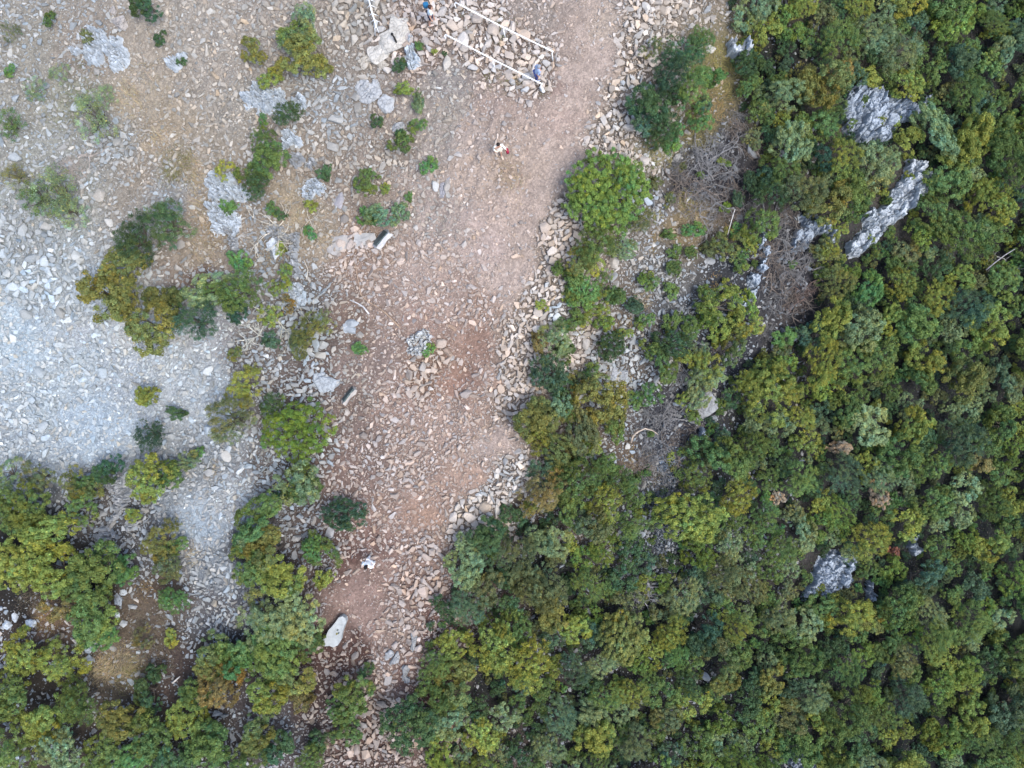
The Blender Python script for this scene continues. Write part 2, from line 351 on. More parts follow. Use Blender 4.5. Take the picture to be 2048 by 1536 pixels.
# cobbled way between the railings
for t in np.linspace(0, 1, 7):
    CP.append((895 + t * 195, 55 + t * 85, (138,123,115), (210,200,194), 1.0, 16))
CPX = np.array([c[0] for c in CP], float); CPY = np.array([c[1] for c in CP], float)
CSO = np.array([lin(c[2]) for c in CP]); CST = np.array([lin(c[3]) for c in CP])
WB = np.array([1.00, 1.0, 0.95]); CSO = CSO * WB; CST = CST * WB
for A_ in (CSO, CST):
    cool_ = A_[:, 2:] > A_[:, :1]; k_ = np.where(cool_, 0.95, 0.84); A_[:] = (A_ * k_ + A_.mean(1, keepdims=True) * (1 - k_)) * np.where(cool_, 0.90, 0.97)   # limestone and soil under a blue sky
CDN = np.array([c[4] for c in CP]); CSZ = np.array([c[5] for c in CP], float)
SOIL_K, STONE_K = 0.66, 0.68
def zones(px, py, want):
    """blend of the control points at photo positions, edges broken up by noise"""
    px = np.asarray(px, float); py = np.asarray(py, float)
    n1 = fbm(P3(px, py, 1 / 60.0, 0.4), 4, 5, 0.6); n2 = fbm(P3(px, py, 1 / 60.0, 9.4), 4, 6, 0.6)
    n3 = vnoise(P3(px, py, 1 / 9.0, 1.4), 61); n4 = vnoise(P3(px, py, 1 / 9.0, 7.4), 62)
    qx, qy = px + 46 * n1 + 13 * n3, py + 46 * n2 + 13 * n4
    res = [np.zeros((len(px),) + w.shape[1:]) for w in want]
    for s in range(0, len(px), 60000):
        sl = slice(s, s + 60000)
        d2 = (qx[sl, None] - CPX) ** 2 + (qy[sl, None] - CPY) ** 2
        d2 += 150.0; w = 1.0 / (d2 * d2); w /= w.sum(1, keepdims=True)
        for k, a in enumerate(want): res[k][sl] = w @ a
    return res

def axis(lo, hi, st, far):
    a = list(np.arange(lo, hi + 1e-6, st)); d = st; x = hi; y = lo; R, L = [], []
    while x < far:
        d *= 1.35; x += d; R.append(x); y -= d; L.append(y)
    return np.array(L[::-1] + a + R)
gx, gy = axis(-31, 36, 0.11, 900), axis(-28, 28, 0.11, 900)
GX, GY = np.meshgrid(gx, gy)
GZ = terrain(GX, GY)
k = F / (H - GZ)
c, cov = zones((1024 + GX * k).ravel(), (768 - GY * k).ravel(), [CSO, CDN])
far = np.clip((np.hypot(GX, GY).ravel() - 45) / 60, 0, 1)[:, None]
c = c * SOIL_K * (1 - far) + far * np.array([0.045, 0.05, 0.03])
# small lumps where the ground is stony; it lies lower between packed stones
GZf = GZ.ravel() - 0.07 * np.clip((cov - 0.55) * 2.5, 0, 1) + 0.035 * np.clip(cov, 0, 1) * fbm(P3(GX, GY, 1 / 0.3, 5.0), 3, 41)
nx, ny = len(gx), len(gy)
ii = (np.arange(ny - 1)[:, None] * nx + np.arange(nx - 1)[None, :]).ravel()
Fq = np.stack([ii, ii + 1, ii + nx + 1, ii + nx], 1)
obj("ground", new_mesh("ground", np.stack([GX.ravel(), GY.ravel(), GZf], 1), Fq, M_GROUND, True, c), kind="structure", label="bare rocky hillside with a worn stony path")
del GX, GY, GZ, c, cov

# ------------------------------------------------------------------ landmarks for the labels
LM = [("the tan dead crown",1685,900),("the topmost outcrop",1750,225),("the long rock face",1800,410),("the lowest outcrop",1655,1150),
 ("the lime-yellow crown",1375,1030),("the golden crown",1245,1270),("the big round crown",1215,375),("the brushwood hollow",1570,520),
 ("the rusty red bush",1785,1105),("the carved white slab",670,1255),("the white railings",1000,85),("the lime pine bush",585,860),("the round dark bush",690,1030),
 ("the blue-white scree",100,720),("the orange-flecked crown",1090,985),("the dry grass hollow",270,1290),("the blue-green airy crown",1930,610),("the dark glossy crown",820,1450),
 ("the pale dead shrub",550,640),("the bronze-faced stone",758,475),("the red gully",940,700),("the tan grass slope",290,180),("the domed boulder",1402,810),("the small gold crown",1265,1385),
 ("the tall yellow grass",1440,140),("the iron spike rock",785,80),("the greenish bronze stone",692,790),("the orange-tipped crown",1980,930)]
ORD = "nearest second third fourth fifth sixth seventh eighth ninth tenth eleventh twelfth thirteenth fourteenth fifteenth sixteenth seventeenth eighteenth nineteenth twentieth".split()
_sector = {}
PENDING = []
def label_later(o, look, px, py, fam): PENDING.append((o, look, px, py, fam))
def finish_labels():
    cells = {}
    for it in PENDING:
        o, look, px, py, fam = it
        ds = [(math.hypot(px - l[1], py - l[2]), i) for i, l in enumerate(LM)]; ds.sort(); d, a = ds[0]
        ux, uy = (px - LM[a][1]) / (d + 1e-6), (py - LM[a][2]) / (d + 1e-6)
        best, bi = -9, None
        for dd, i in ds[1:9]:
            vx, vy = LM[i][1] - LM[a][1], LM[i][2] - LM[a][2]; L = math.hypot(vx, vy)
            sc = (ux * vx + uy * vy) / L
            if sc > best: best, bi = sc, i
        cells.setdefault((fam, look, a, bi), []).append((d, o))
    for (fam, look, a, b), lst in cells.items():
        lst.sort(key=lambda t: t[0])
        for r, (d, o) in enumerate(lst):
            w = ORD[r] if r < len(ORD) else "far"
            if len(lst) == 1: s = f"{look} by {LM[a][0]}, towards {LM[b][0]}"
            elif r == 0: s = f"{look} nearest {LM[a][0]}, towards {LM[b][0]}"
            else: s = f"{look}, {w} from {LM[a][0]} towards {LM[b][0]}"
            o["label"] = s

# ------------------------------------------------------------------ stones
def poly_dir_radius(V, r, nplanes, sharp=1.0):
    """radius along directions V of a random convex polyhedron"""
    n = r.normal(size=(nplanes, 3)); n /= np.linalg.norm(n, axis=1)[:, None]
    d = r.uniform(0.62, 1.0, nplanes)
    dots = V @ n.T
    R = np.where(dots > 0.05, d / np.maximum(dots, 0.05), 9.0).min(1)
    return np.minimum(R, 1.35)

def stone_proto(sub, seed, planes=9):
    """an angular broken stone: hull of a few random points"""
    r = np.random.default_rng(seed); n = {1: 8, 2: 11, 3: 17}[sub]
    d = r.normal(size=(n, 3)); d /= np.linalg.norm(d, axis=1)[:, None]; d *= r.uniform(.78, 1.05, n)[:, None]
    bm = bmesh.new(); vs = [bm.verts.new(p) for p in d]; h = bmesh.ops.convex_hull(bm, input=vs)
    loose = [v for v in bm.verts if not v.link_faces]; bmesh.ops.delete(bm, geom=loose, context='VERTS')
    if sub == 3: bmesh.ops.bevel(bm, geom=bm.edges[:], offset=.07, segments=1, affect='EDGES')
    bmesh.ops.triangulate(bm, faces=bm.faces[:]); bm.verts.index_update()
    P = np.array([v.co[:] for v in bm.verts]); T = np.array([[v.index for v in f.verts] for f in bm.faces]); bm.free()
    P[:, 2] *= 0.8; s_ = np.sqrt((P[:, :2] ** 2).sum(1).max()); return P / s_ * 1.16, T
NPR = 18
PR = {sub: [stone_proto(sub, 100 * sub + q) for q in range(NPR)] for sub in (1, 2, 3)}

# positions: dart throwing with stone sizes that follow the zones
t0 = time.time()
BLOCK = []   # (px,py,r) taken by hand-built things, no loose stones there
def blocked(px, py):
    b = np.zeros(len(px), bool)
    for (x, y, r) in BLOCK: b |= (px - x) ** 2 + (py - y) ** 2 < r * r
    return b
BLOCK += [(758,475,20),(670,1257,34),(655,1275,24),(692,790,24),(785,80,30),(755,108,26),(770,185,0),(740,185,26),(772,208,18),(785,1315,14),(842,685,24),(825,115,20)]
cell = 0.14
grid = {}
ST = []   # x,y,r,px,py
def throw(nc, rmin, rmax, seed, gain, dense=False):
    r = np.random.default_rng(seed)
    x = r.uniform(-29.5, 16.5, nc); y = r.uniform(-23, 23, nc)
    z = terrain(x, y); k = F / (H - z); px, py = 1024 + x * k, 768 - y * k
    dn, sz = zones(px, py, [CDN, CSZ])
    rad = (0.5 if dense else 0.40) * sz / k * np.exp(r.normal(0, 0.24 if dense else 0.44, nc) + (0 if dense else 0.40) * fbm(P3(px, py, 1 / 55.0, 4.7), 3, 191))
    if dense: rad *= 0.92
    want = (rad >= rmin) & (rad < rmax)
    # clumps: stones gather in drifts
    cl = 0.5 + 0.9 * fbm(P3(px, py, 1 / 34.0, 2.2), 3, 91)
    p = np.clip(dn * gain * np.where(dn > 0.86, 1.4, 0.25 + 1.5 * cl), 0, 1)
    p = np.clip(p * dn ** 0.35, 0, 1)
    if dense: p = (dn > 0.84) * 1.0
    qf = 0.70 if dense else 0.79
    keep = want & (r.uniform(0, 1, nc) < p) & ~blocked(px, py) & (px > -160) & (px < 1640) & (dn > 0.045)
    x, y, rad, px, py, z = x[keep], y[keep], rad[keep], px[keep], py[keep], z[keep]
    for i in range(len(x)):
        xi, yi, ri = x[i], y[i], rad[i]
        reach = int((ri + 0.42) / cell) + 1 if rmax > 0.2 else int((ri + 0.30) / cell) + 1
        cx, cy = int(xi // cell), int(yi // cell); ok = True
        for gx_ in range(cx - reach, cx + reach + 1):
            for gy_ in range(cy - reach, cy + reach + 1):
                for (a_, b_, c_) in grid.get((gx_, gy_), ()):
                    q = qf * (ri + c_)
                    if (a_ - xi) ** 2 + (b_ - yi) ** 2 < q * q: ok = False; break
                if not ok: break
            if not ok: break
        if ok:
            grid.setdefault((cx, cy), []).append((xi, yi, ri)); ST.append((xi, yi, ri, px[i], py[i], z[i]))
throw(11000, 0.20, 0.40, 1, 0.6)
throw(150000, 0.12, 0.30, 21, 1, True)
throw(50000, 0.135, 0.20, 2, 0.8)
throw(200000, 0.085, 0.135, 3, 1.1)
throw(380000, 0.042, 0.085, 4, 1.3)
ST = np.array(ST)
# fine shards between the bigger stones
r_ = np.random.default_rng(77); nf = 210000
x = r_.uniform(-29.5, 14, nf); y = r_.uniform(-23, 23, nf); z = terrain(x, y); kk = F / (H - z); px, py = 1024 + x * kk, 768 - y * kk
dn, = zones(px, py, [CDN])
kp = (r_.uniform(0, 1, nf) < np.clip(dn * 0.8 + 0.05, 0, 0.8)) & (px < 1500) & (dn > 0.055)
FN = np.stack([x[kp], y[kp], r_.uniform(0.018, 0.05, kp.sum()), px[kp], py[kp], z[kp]], 1)
print("stones", len(ST), "shards", len(FN), round(time.time() - t0, 1))

def stone_cols(px, py, r):
    c, so_, dn_ = zones(px, py, [CST, CSO, CDN[:, None]]); n = len(px)
    dust = np.clip((so_[:, :1] - so_[:, 2:]) * 6, 0, 1) * np.clip((0.97 - dn_) * 4, 0, 1) * 0.34 * r.uniform(.4, 1.5, (n, 1))   # stones on the earthen track carry its dust
    c = c * (1 - dust) + so_ * dust * 0.98
    v = np.exp(r.normal(0, 0.17, n))[:, None]; v[r.uniform(size=n) < 0.06] *= 1.3
    tone = 1 + r.normal(0, 0.045, n)[:, None] * np.array([1, 0, -1.0])
    warm = (r.uniform(size=n) < 0.12)[:, None] * np.array([0.05, 0.0, -0.06])
    return np.clip(c * STONE_K * v * tone + warm * c, 0.02, 0.82)

order = np.argsort(-ST[:, 2])
inframe = (ST[:, 3] > 10) & (ST[:, 3] < 1500) & (ST[:, 4] > 8) & (ST[:, 4] < 1500)
# the largest in view become objects of their own
NIND = 235
ind = [i for i in order if inframe[i]][:NIND]
isind = np.zeros(len(ST), bool); isind[ind] = True
rs = np.random.default_rng(5)
colsI = stone_cols(ST[:, 3], ST[:, 4], rs)
block_me = []
for q in range(NPR):
    V, T = PR[3][q]; block_me.append(new_mesh("stone_block", V, T, M_ROCK, False))
def stone_word(c):
    c = np.asarray(c); l = c.mean(); wr = c[0] / (c[2] + 1e-6)
    t = "pinkish" if wr > 1.22 else ("sandy" if wr > 1.08 else ("grey" if wr > 0.93 else "blue-grey"))
    return ("pale " if l > 0.50 else ("dark " if l < 0.27 else "")) + t
for i in ind:
    x, y, rr, px, py, z = ST[i]
    s = (rr * rs.uniform(1.0, 1.28), rr * rs.uniform(0.78, 1.0), rr * rs.uniform(0.6, 0.9))
    o = obj("stone_block", block_me[int(rs.integers(NPR))], loc=(x, y, z + s[2] * 0.25), rot=(rs.normal(0, .12), rs.normal(0, .12), rs.uniform(0, 6.28)), scale=s,
            cat="rock", group="loose limestone blocks on the slope", color=colsI[i])
    shape = "long" if s[0] / s[1] > 1.5 else ("squat" if s[0] / s[1] < 1.12 else "angular")
    label_later(o, f"{stone_word(colsI[i])} {shape} stone", px, py, 'stone')

def pack(A, sub, r, cols, flat):
    """one big mesh of many stones (what nobody could count)"""
    n = len(A); which = r.integers(NPR, size=n); VV = []; TT = []; CC = []; off = 0
    nv = len(ico(sub)[0]) if sub else 12
    base = [stone_proto(sub, 900 + q) for q in range(NPR)]
    for q in range(NPR):
        idx = np.where(which == q)[0]
        if not len(idx): continue
        V, T = base[q]; m = len(idx); a = r.uniform(0, 2 * math.pi, m); rr = A[idx, 2]
        el = np.exp(np.abs(r.normal(0, .16, m))); sx, sy, sz = rr * r.uniform(1.0, 1.2, m) * el, rr * r.uniform(0.8, 1.05, m) / el, rr * r.uniform(0.55, 0.95, m) * flat
        P = V[None] * np.stack([sx, sy, sz], 1)[:, None, :]
        tx, ty = r.normal(0, .2, m)[:, None], r.normal(0, .2, m)[:, None]
        Z = P[..., 2] + tx * P[..., 0] + ty * P[..., 1]
        X = P[..., 0] * np.cos(a)[:, None] - P[..., 1] * np.sin(a)[:, None]; Y = P[..., 0] * np.sin(a)[:, None] + P[..., 1] * np.cos(a)[:, None]
        W_ = np.stack([X + A[idx, 0][:, None], Y + A[idx, 1][:, None], Z + (A[idx, 5] + sz * 0.3)[:, None]], -1).reshape(-1, 3)
        VV.append(W_); TT.append((T[None] + (off + np.arange(m) * len(V))[:, None, None]).reshape(-1, 3)); CC.append(np.repeat(cols[idx], len(V), 0)); off += m * len(V)
    return np.vstack(VV), np.vstack(TT), np.vstack(CC)
rest = ST[~isind]; cr = colsI[~isind]
big = rest[:, 2] > 0.085
V1, T1, C1 = pack(rest[big], 2, np.random.default_rng(8), cr[big], 1.0)
V2, T2, C2 = pack(rest[~big], 1, np.random.default_rng(9), cr[~big], 1.0)
cf = stone_cols(FN[:, 3], FN[:, 4], np.random.default_rng(10))
obj("rubble", new_mesh("rubble", np.vstack([V1, V2]), np.vstack([T1, T2 + len(V1)]), M_RUB, False, np.vstack([C1, C2])), kind="stuff", label="loose limestone rubble strewn over the slope")
# shards: tetra-like low stones
sv = np.array([[1, 0, 0], [-.5, .8, 0], [-.6, -.8, .1], [.1, 0, .7], [.3, -.6, .35], [.3, .6, .3]]); st_ = np.array([[0, 5, 3], [5, 1, 3], [1, 2, 3], [2, 4, 3], [4, 0, 3], [0, 1, 5], [0, 4, 2]])
m = len(FN); r = np.random.default_rng(12); a = r.uniform(0, 6.28, m); P = sv[None] * FN[:, 2][:, None, None] * r.uniform(0.8, 1.3, (m, 1, 3))
X = P[..., 0] * np.cos(a)[:, None] - P[..., 1] * np.sin(a)[:, None]; Y = P[..., 0] * np.sin(a)[:, None] + P[..., 1] * np.cos(a)[:, None]
VS = np.stack([X + FN[:, 0][:, None], Y + FN[:, 1][:, None], P[..., 2] + FN[:, 5][:, None] + 0.005], -1).reshape(-1, 3)
obj("gravel", new_mesh("gravel", VS, (st_[None] + (np.arange(m) * 6)[:, None, None]).reshape(-1, 3), M_RUB, False, np.repeat(np.clip(cf * 0.95, 0, .85), 6, 0)), kind="stuff", label="small stone shards and gravel scattered on the soil")

# ------------------------------------------------------------------ boulders and outcrops
def boulder_geo(seed, rx, ry, hh, karst=0.0, sub=4, planes=10, strata=None):
    V, T = ico(sub); r = np.random.default_rng(seed); V = V @ rand_rot(r).T
    R = poly_dir_radius(V, r, planes); P = V * R[:, None]
    P = P / np.abs(P).max(0)
    P = P * np.array([rx, ry, hh])
    nrm = V
    d = 0.06 * fbm(P * 2.5 + seed, 4, seed)
    if karst:
        q = P * np.array([1.2, 2.4, 2.0]) + seed
        w1, w2, _ = worley(q + 0.5 * fbm(P * 3 + seed, 2, 5)[:, None], seed)
        d = d - karst * 0.16 * np.exp(-((w2 - w1) / 0.08) ** 2) + karst * 0.06 * fbm(P * 7 + seed, 3, seed + 3)
    if strata is not None:
        s_ = P[:, 0] * math.cos(strata) + P[:, 1] * math.sin(strata)
        s_ = s_ * 3.2 + 0.6 * fbm(P * 1.5 + seed, 3, seed + 9)
        d = d - 0.10 * np.exp(-((s_ - np.round(s_)) / 0.13) ** 2)
    return P + nrm * d[:, None], T

def bed_geo(spots, base, hgt, seed, ang, fine):
    """a piece of bedrock: blocks split by cracks, ribs running along ang, edges falling into the ground"""
    r = np.random.default_rng(seed); E = []
    for sp in spots:
        g = at(sp[0], sp[1]); rr = sp[2] / ppm(g.z) * 1.25; asp = sp[3] if len(sp) > 3 else r.uniform(.7, 1.0); ro = math.radians(sp[4]) if len(sp) > 4 else (ang if ang is not None else r.uniform(0, 3.14))
        E.append((g.x, g.y, rr, rr * asp, ro))
    x0 = min(e_[0] - e_[2] * 1.3 for e_ in E); x1 = max(e_[0] + e_[2] * 1.3 for e_ in E); y0 = min(e_[1] - e_[2] * 1.3 for e_ in E); y1 = max(e_[1] + e_[2] * 1.3 for e_ in E)
    st = 0.032; xs = np.arange(x0, x1, st); ys = np.arange(y0, y1, st); X, Y = np.meshgrid(xs, ys); x, y = X.ravel(), Y.ravel()
    wx = x + .10 * vnoise(P3(x, y, 9.0, seed), seed) + .24 * fbm(P3(x, y, 2.2, seed * .37), 3, seed); wy = y + .10 * vnoise(P3(x, y, 9.0, seed + 4), seed + 7) + .24 * fbm(P3(x, y, 2.2, seed * .37 + 9), 3, seed + 1)
    f = np.full(len(x), -1.0)
    for (cx, cy, a_, b_, ro) in E:
        c_, s_ = math.cos(ro), math.sin(ro); u = ((wx - cx) * c_ + (wy - cy) * s_) / a_; v = (-(wx - cx) * s_ + (wy - cy) * c_) / b_
        f = np.maximum(f, 1 - np.sqrt(u * u + v * v))
    an = ang if ang is not None else r.uniform(0, 3.14); c_, s_ = math.cos(an), math.sin(an); u, v = wx * c_ + wy * s_, -wx * s_ + wy * c_
    su, sv_ = (3.4, 4.6) if fine else (1.1, 2.4)
    w1, w2, cid = worley(np.stack([u * su, v * sv_, np.full(len(x), seed * 1.7)], 1), seed)
    tilt = (worley.dv[:, 0] * (np.modf(cid * 17.3)[0] - .5) + worley.dv[:, 1] * (np.modf(cid * 41.7)[0] - .5)) * .55
    q1, q2, cid2 = worley(np.stack([u * su * 2.6, v * sv_ * 2.2, np.full(len(x), seed * .9)], 1), seed + 3)
    crack = np.exp(-((w2 - w1) / .10) ** 2); crack2 = np.exp(-((q2 - q1) / .12) ** 2)
    t = np.clip(f / .30, 0, 1); t = t * t * (3 - 2 * t)
    tilt2 = (worley.dv[:, 0] * (np.modf(cid2 * 13.3)[0] - .5) + worley.dv[:, 1] * (np.modf(cid2 * 31.7)[0] - .5)) * .22
    z = hgt * t * (.55 + .55 * cid + .20 * cid2) + (tilt + tilt2) * t - (.26 * crack + (.16 if fine else .07) * crack2) * np.clip(t * 1.5, 0, 1) + .06 * fbm(P3(x, y, 5.0, seed), 3, seed + 5) * t
    z = z - .35 * np.clip(-f / .12, 0, 1)
    Z = terrain(x, y) + z + .02
    nx_, ny_ = len(xs), len(ys); keep = (f > -.14).reshape(ny_, nx_); k4 = keep[:-1, :-1] & keep[1:, :-1] & keep[:-1, 1:] & keep[1:, 1:]
    jj, ii_ = np.nonzero(k4); i0 = jj * nx_ + ii_; Q = np.stack([i0, i0 + 1, i0 + nx_ + 1, i0 + nx_], 1)
    us, inv = np.unique(Q, return_inverse=True); V = np.stack([x - base.x, y - base.y, Z - base.z], 1)[us]
    tone = (1 + .16 * (cid - .5) + .10 * fbm(P3(x, y, 1.6, 2.0), 3, seed))[us]
    return V, inv.reshape(Q.shape), tone

def outcrop(spots, label, col, karst=1.0, hgt=0.7, strata=None, ang=None, name="rock_outcrop", cat="rock outcrop", seed=1, var=0.10):
    Vs, Ts, Cs = [], [], []; off = 0; r = np.random.default_rng(seed)
    px0, py0 = spots[0][0], spots[0][1]; base = at(px0, py0)
    if karst >= .5:
        for sp in spots: BLOCK.append((sp[0], sp[1], sp[2] * .9))
        wood = px0 > 1380
        V, Q, tone = bed_geo(spots, base, hgt * (1.1 if wood else .75), seed, ang, not wood)
        return obj(name, new_mesh(name, V, Q, M_BED, False, np.clip(np.asarray(col)[None] * tone[:, None], 0, .8)), loc=base, label=label, cat=cat)
    for sp in spots:
        px, py, rp = sp[:3]; asp = sp[3] if len(sp) > 3 else r.uniform(0.6, 0.95); rot = math.radians(sp[4]) if len(sp) > 4 else (ang if ang is not None else r.uniform(0, 3.14)) + r.normal(0, .15)
        g = at(px, py); s = rp / ppm(g.z)
        P, T = boulder_geo(int(r.integers(1e6)), s * 1.4, s * asp * 1.4, s * hgt, karst, 5 if rp > 17 else 4, 12, None if strata is None else strata - rot)
        P = P @ rotz(rot).T + np.array([g.x - base.x, g.y - base.y, g.z - base.z + s * hgt * 0.2])
        Vs.append(P); Ts.append(T + off); off += len(P)
        cc = np.asarray(col) * (1 + r.normal(0, var)); Cs.append(np.repeat(cc[None], len(P), 0) * (1 + 0.12 * fbm(P * 1.5, 3, 8))[:, None])
        BLOCK.append((px, py, rp * 0.8))
    o = obj(name, new_mesh(name, np.vstack(Vs), np.vstack(Ts), M_KARST if karst else M_SLAB, karst == 0 and False, np.clip(np.vstack(Cs), 0, .8)), loc=base, label=label, cat=cat)
    return o
BLU = lin((174, 186, 198)) * 0.88; BLU2 = lin((192, 201, 208)) * 0.90; GRY = lin((180, 184, 187)) * 0.76; PAL = lin((208, 205, 197)) * 0.66
s45 = math.radians(-45)
outcrop([(1745,205,32),(1712,195,24),(1755,235,32),(1700,225,22),(1805,215,24,.5,40),(1790,240,22,.5,40),(1700,250,20),(1728,268,20),(1762,272,18),(1820,228,20,.45,45),(1850,208,18,.4,45),(1735,245,18),(1780,210,16,.5,40)], "blue-grey limestone outcrop, topmost in the wood, split into slanting ribs", BLU * .8, 1.0, .55, 0.9, .8, seed=3)
outcrop([(1825,345,26,.7,60),(1842,368,24,.6,60),(1812,378,30,.6,50),(1808,405,32,.6,50),(1785,422,32,.6,45),(1762,442,32,.6,45),(1742,464,30,.6,50),(1720,486,24,.6,50),(1705,500,14),(1780,395,14,.6,45),(1735,430,16,.5,45)], "long pale rock face running slantwise through the wood", BLU2 * .8, 1.0, .55, 0.8, .8, seed=4)
outcrop([(1615,445,16),(1640,458,18,.6,20),(1605,475,16),(1590,490,13),(1665,470,12)], "low grey rock shelf between the brushwood hollow and the long rock face", BLU * .75, 1.0, .5, 0.8, .8, seed=5)
outcrop([(1660,1130,28),(1688,1128,22),(1650,1165,26),(1672,1148,26),(1640,1150,18),(1665,1158,22),(1688,1155,16),(1630,1172,18,.6,20),(1612,1190,14,.6,60),(1650,1180,16,.5,10)], "blue-grey cracked outcrop, lowest in the wood, with rounded slabs", BLU * .8, 1.0, .5, 0.3, .2, seed=6)
outcrop([(1735,1172,13,.5,70),(1742,1190,9)], "small narrow grey rock showing just right of the lowest outcrop", BLU * .7, 1.0, .5, seed=7)
outcrop([(1822,1082,14,.6,60),(1828,1100,12)], "small cracked blue-grey rock below the orange-tinged trees", BLU * .7, 1.0, .5, seed=8)
outcrop([(1408,810,25,.72,50),(1392,796,16)], "smooth domed grey boulder under a pale green bush", GRY * .72, 0.15, .5, seed=9, name="boulder", cat="boulder")
outcrop([(1402,868,13,.5,80),(1405,885,14,.5,70)], "narrow ribbed grey rock below the domed boulder", BLU * .85, 1.0, .5, seed=10)
outcrop([(1524,480,14,.35,75),(1526,510,15,.35,85),(1524,535,13,.4,80),(1505,560,14)], "pale curved rock rim at the edge of the brushwood hollow", BLU * .9, .6, .5, seed=11)
outcrop([(1472,108,17),(1488,100,14),(1462,92,9)], "pale grey boulder beside the tall yellow grass", BLU2 * .9, .8, .7, seed=12, name="boulder", cat="boulder")
outcrop([(1420,100,9)], "small white stone standing in the tall yellow grass", PAL, .3, .7, seed=13, name="boulder", cat="boulder")
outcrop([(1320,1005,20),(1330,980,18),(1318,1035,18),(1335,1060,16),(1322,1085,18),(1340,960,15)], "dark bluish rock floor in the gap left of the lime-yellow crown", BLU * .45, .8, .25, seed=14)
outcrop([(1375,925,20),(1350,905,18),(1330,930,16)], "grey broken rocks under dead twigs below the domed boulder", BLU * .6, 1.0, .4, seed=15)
outcrop([(518,188,20),(545,198,22),(500,200,14),(530,210,18),(598,205,14),(560,215,16)], "pitted blue-white karst rocks under the small autumn tree", BLU2, 1.0, .6, seed=16)
outcrop([(188,78,20),(205,92,16),(180,105,14),(233,98,20,.6,70),(242,118,18),(196,118,14),(150,104,10),(235,135,12)], "cluster of pale pitted rocks near the upper edge of the tan grass slope", BLU2 * .97, 1.0, .6, seed=17)
outcrop([(243,45,14),(228,22,8)], "rounded grey-brown boulder above the pale rock cluster", lin((170,165,160))*.7, .3, .6, seed=18, name="boulder", cat="boulder")
outcrop([(350,126,14),(362,118,10),(343,135,9)], "small pale rock with a dark shrub on its flank", BLU2, .9, .6, seed=19)
outcrop([(428,365,18),(450,378,20),(478,388,18),(435,388,16),(462,362,12)], "bright pitted karst rock just below the olive tuft of grass", BLU2 * 1.05, 1.0, .55, seed=20)
outcrop([(440,430,22),(462,442,18),(425,415,12),(440,455,14),(470,465,12,.5,60)], "dark-pitted white karst rock beside the small bright bush", BLU2 * 1.05, 1.0, .5, seed=21)
outcrop([(455,462,15,.35,-55),(468,482,16,.4,-60),(476,498,12,.5,-60)], "narrow pale rock rib like a fallen log", GRY, .5, .6, seed=22)
outcrop([(590,480,14,.5,80),(587,505,16,.5,82),(589,530,14,.5,90),(590,545,10)], "upright grey rock rib below the dead branches", GRY * .95, .5, .7, seed=23)
outcrop([(548,462,15),(562,478,12)], "pitted grey rock between two ribs under the dead branches", GRY, 1.0, .5, seed=24)
outcrop([(546,492,14,.7,80),(552,506,11)], "smooth bluish boulder with a yellow-green shrub at its side", BLU2, .2, .7, seed=25, name="boulder", cat="boulder")
outcrop([(590,285,14,.7,40),(578,270,9),(576,292,11,.7,30)], "blue-grey split boulder beside the small green tree", BLU2, .5, .6, seed=26, name="boulder", cat="boulder")
outcrop([(596,325,13),(622,330,9)], "pale round-topped rock with a grey sheen", GRY, .6, .6, seed=27)
outcrop([(630,372,13),(615,385,12),(640,385,10)], "pitted pale rock below the small dark shrub on bare soil", BLU2, 1.0, .5, seed=28)
outcrop([(740,186,20,.8,30),(724,172,13),(752,170,11)], "large blue-grey boulder with a cracked upper edge", GRY * .98, .45, .55, seed=29, name="boulder", cat="boulder")
outcrop([(773,206,15,.9,70),(775,214,10)], "triangular blue-grey boulder with a pale top", GRY * .98, .15, .5, seed=30, name="boulder", cat="boulder")
outcrop([(797,60,22,.8,60),(782,84,24,.85,50),(762,104,20,.8,40),(803,46,13)], "huge pale smooth boulder with a black iron spike in it", PAL, .1, .42, seed=31, name="boulder", cat="boulder")
outcrop([(742,112,18,.6,30),(760,125,15,.5,-30),(728,122,12)], "flat cream rock downhill of the spiked boulder", lin((196,190,178))*.7, .4, .3, seed=32, name="boulder", cat="boulder")
outcrop([(822,100,12,.6,80),(825,122,16,.6,75),(816,75,9,.5,80)], "tall white-grey rock with small shrubs on its flank", BLU2 * 1.05, .5, .5, seed=33)
outcrop([(680,398,12,.55,60),(676,408,9)], "flat lilac-grey slab stone lying on the soil", lin((180,178,182))*.72, 0, .4, seed=34, name="boulder", cat="boulder")
outcrop([(683,488,17,.75,10),(668,497,11)], "flat grey slab beside the bronze-faced stone's uphill neighbours", lin((175,172,168))*.72, 0, .35, seed=35, name="boulder", cat="boulder")
outcrop([(733,478,15,.7,20),(716,478,11,.6,90)], "flat light grey slabs leaning on the bronze-faced stone", lin((190,190,188))*.68, 0, .35, seed=36, name="boulder", cat="boulder")
outcrop([(797,254,11,.8,20)], "blue-grey lump of rock above the small bush", GRY * .9, .3, .7, seed=37, name="boulder", cat="boulder")
outcrop([(830,702,15,.6,10),(846,694,12),(823,682,10),(838,672,9),(850,668,9),(857,682,9,.6,70)], "white-grey cracked rock island with a green sprig", lin((205,208,208))*.95, 1.0, .6, seed=38)
outcrop([(650,765,18,.75,20),(668,770,11),(636,752,11)], "pair of pale rounded boulders beside the greenish bronze plank", BLU2 * .66, .1, .5, seed=39, name="boulder", cat="boulder")
outcrop([(702,645,12,.6,10),(704,660,11,.6,0),(692,655,8)], "pale bluish paired stones on dark soil above a tiny bush", BLU2 * .66, 0, .5, seed=40, name="boulder", cat="boulder")
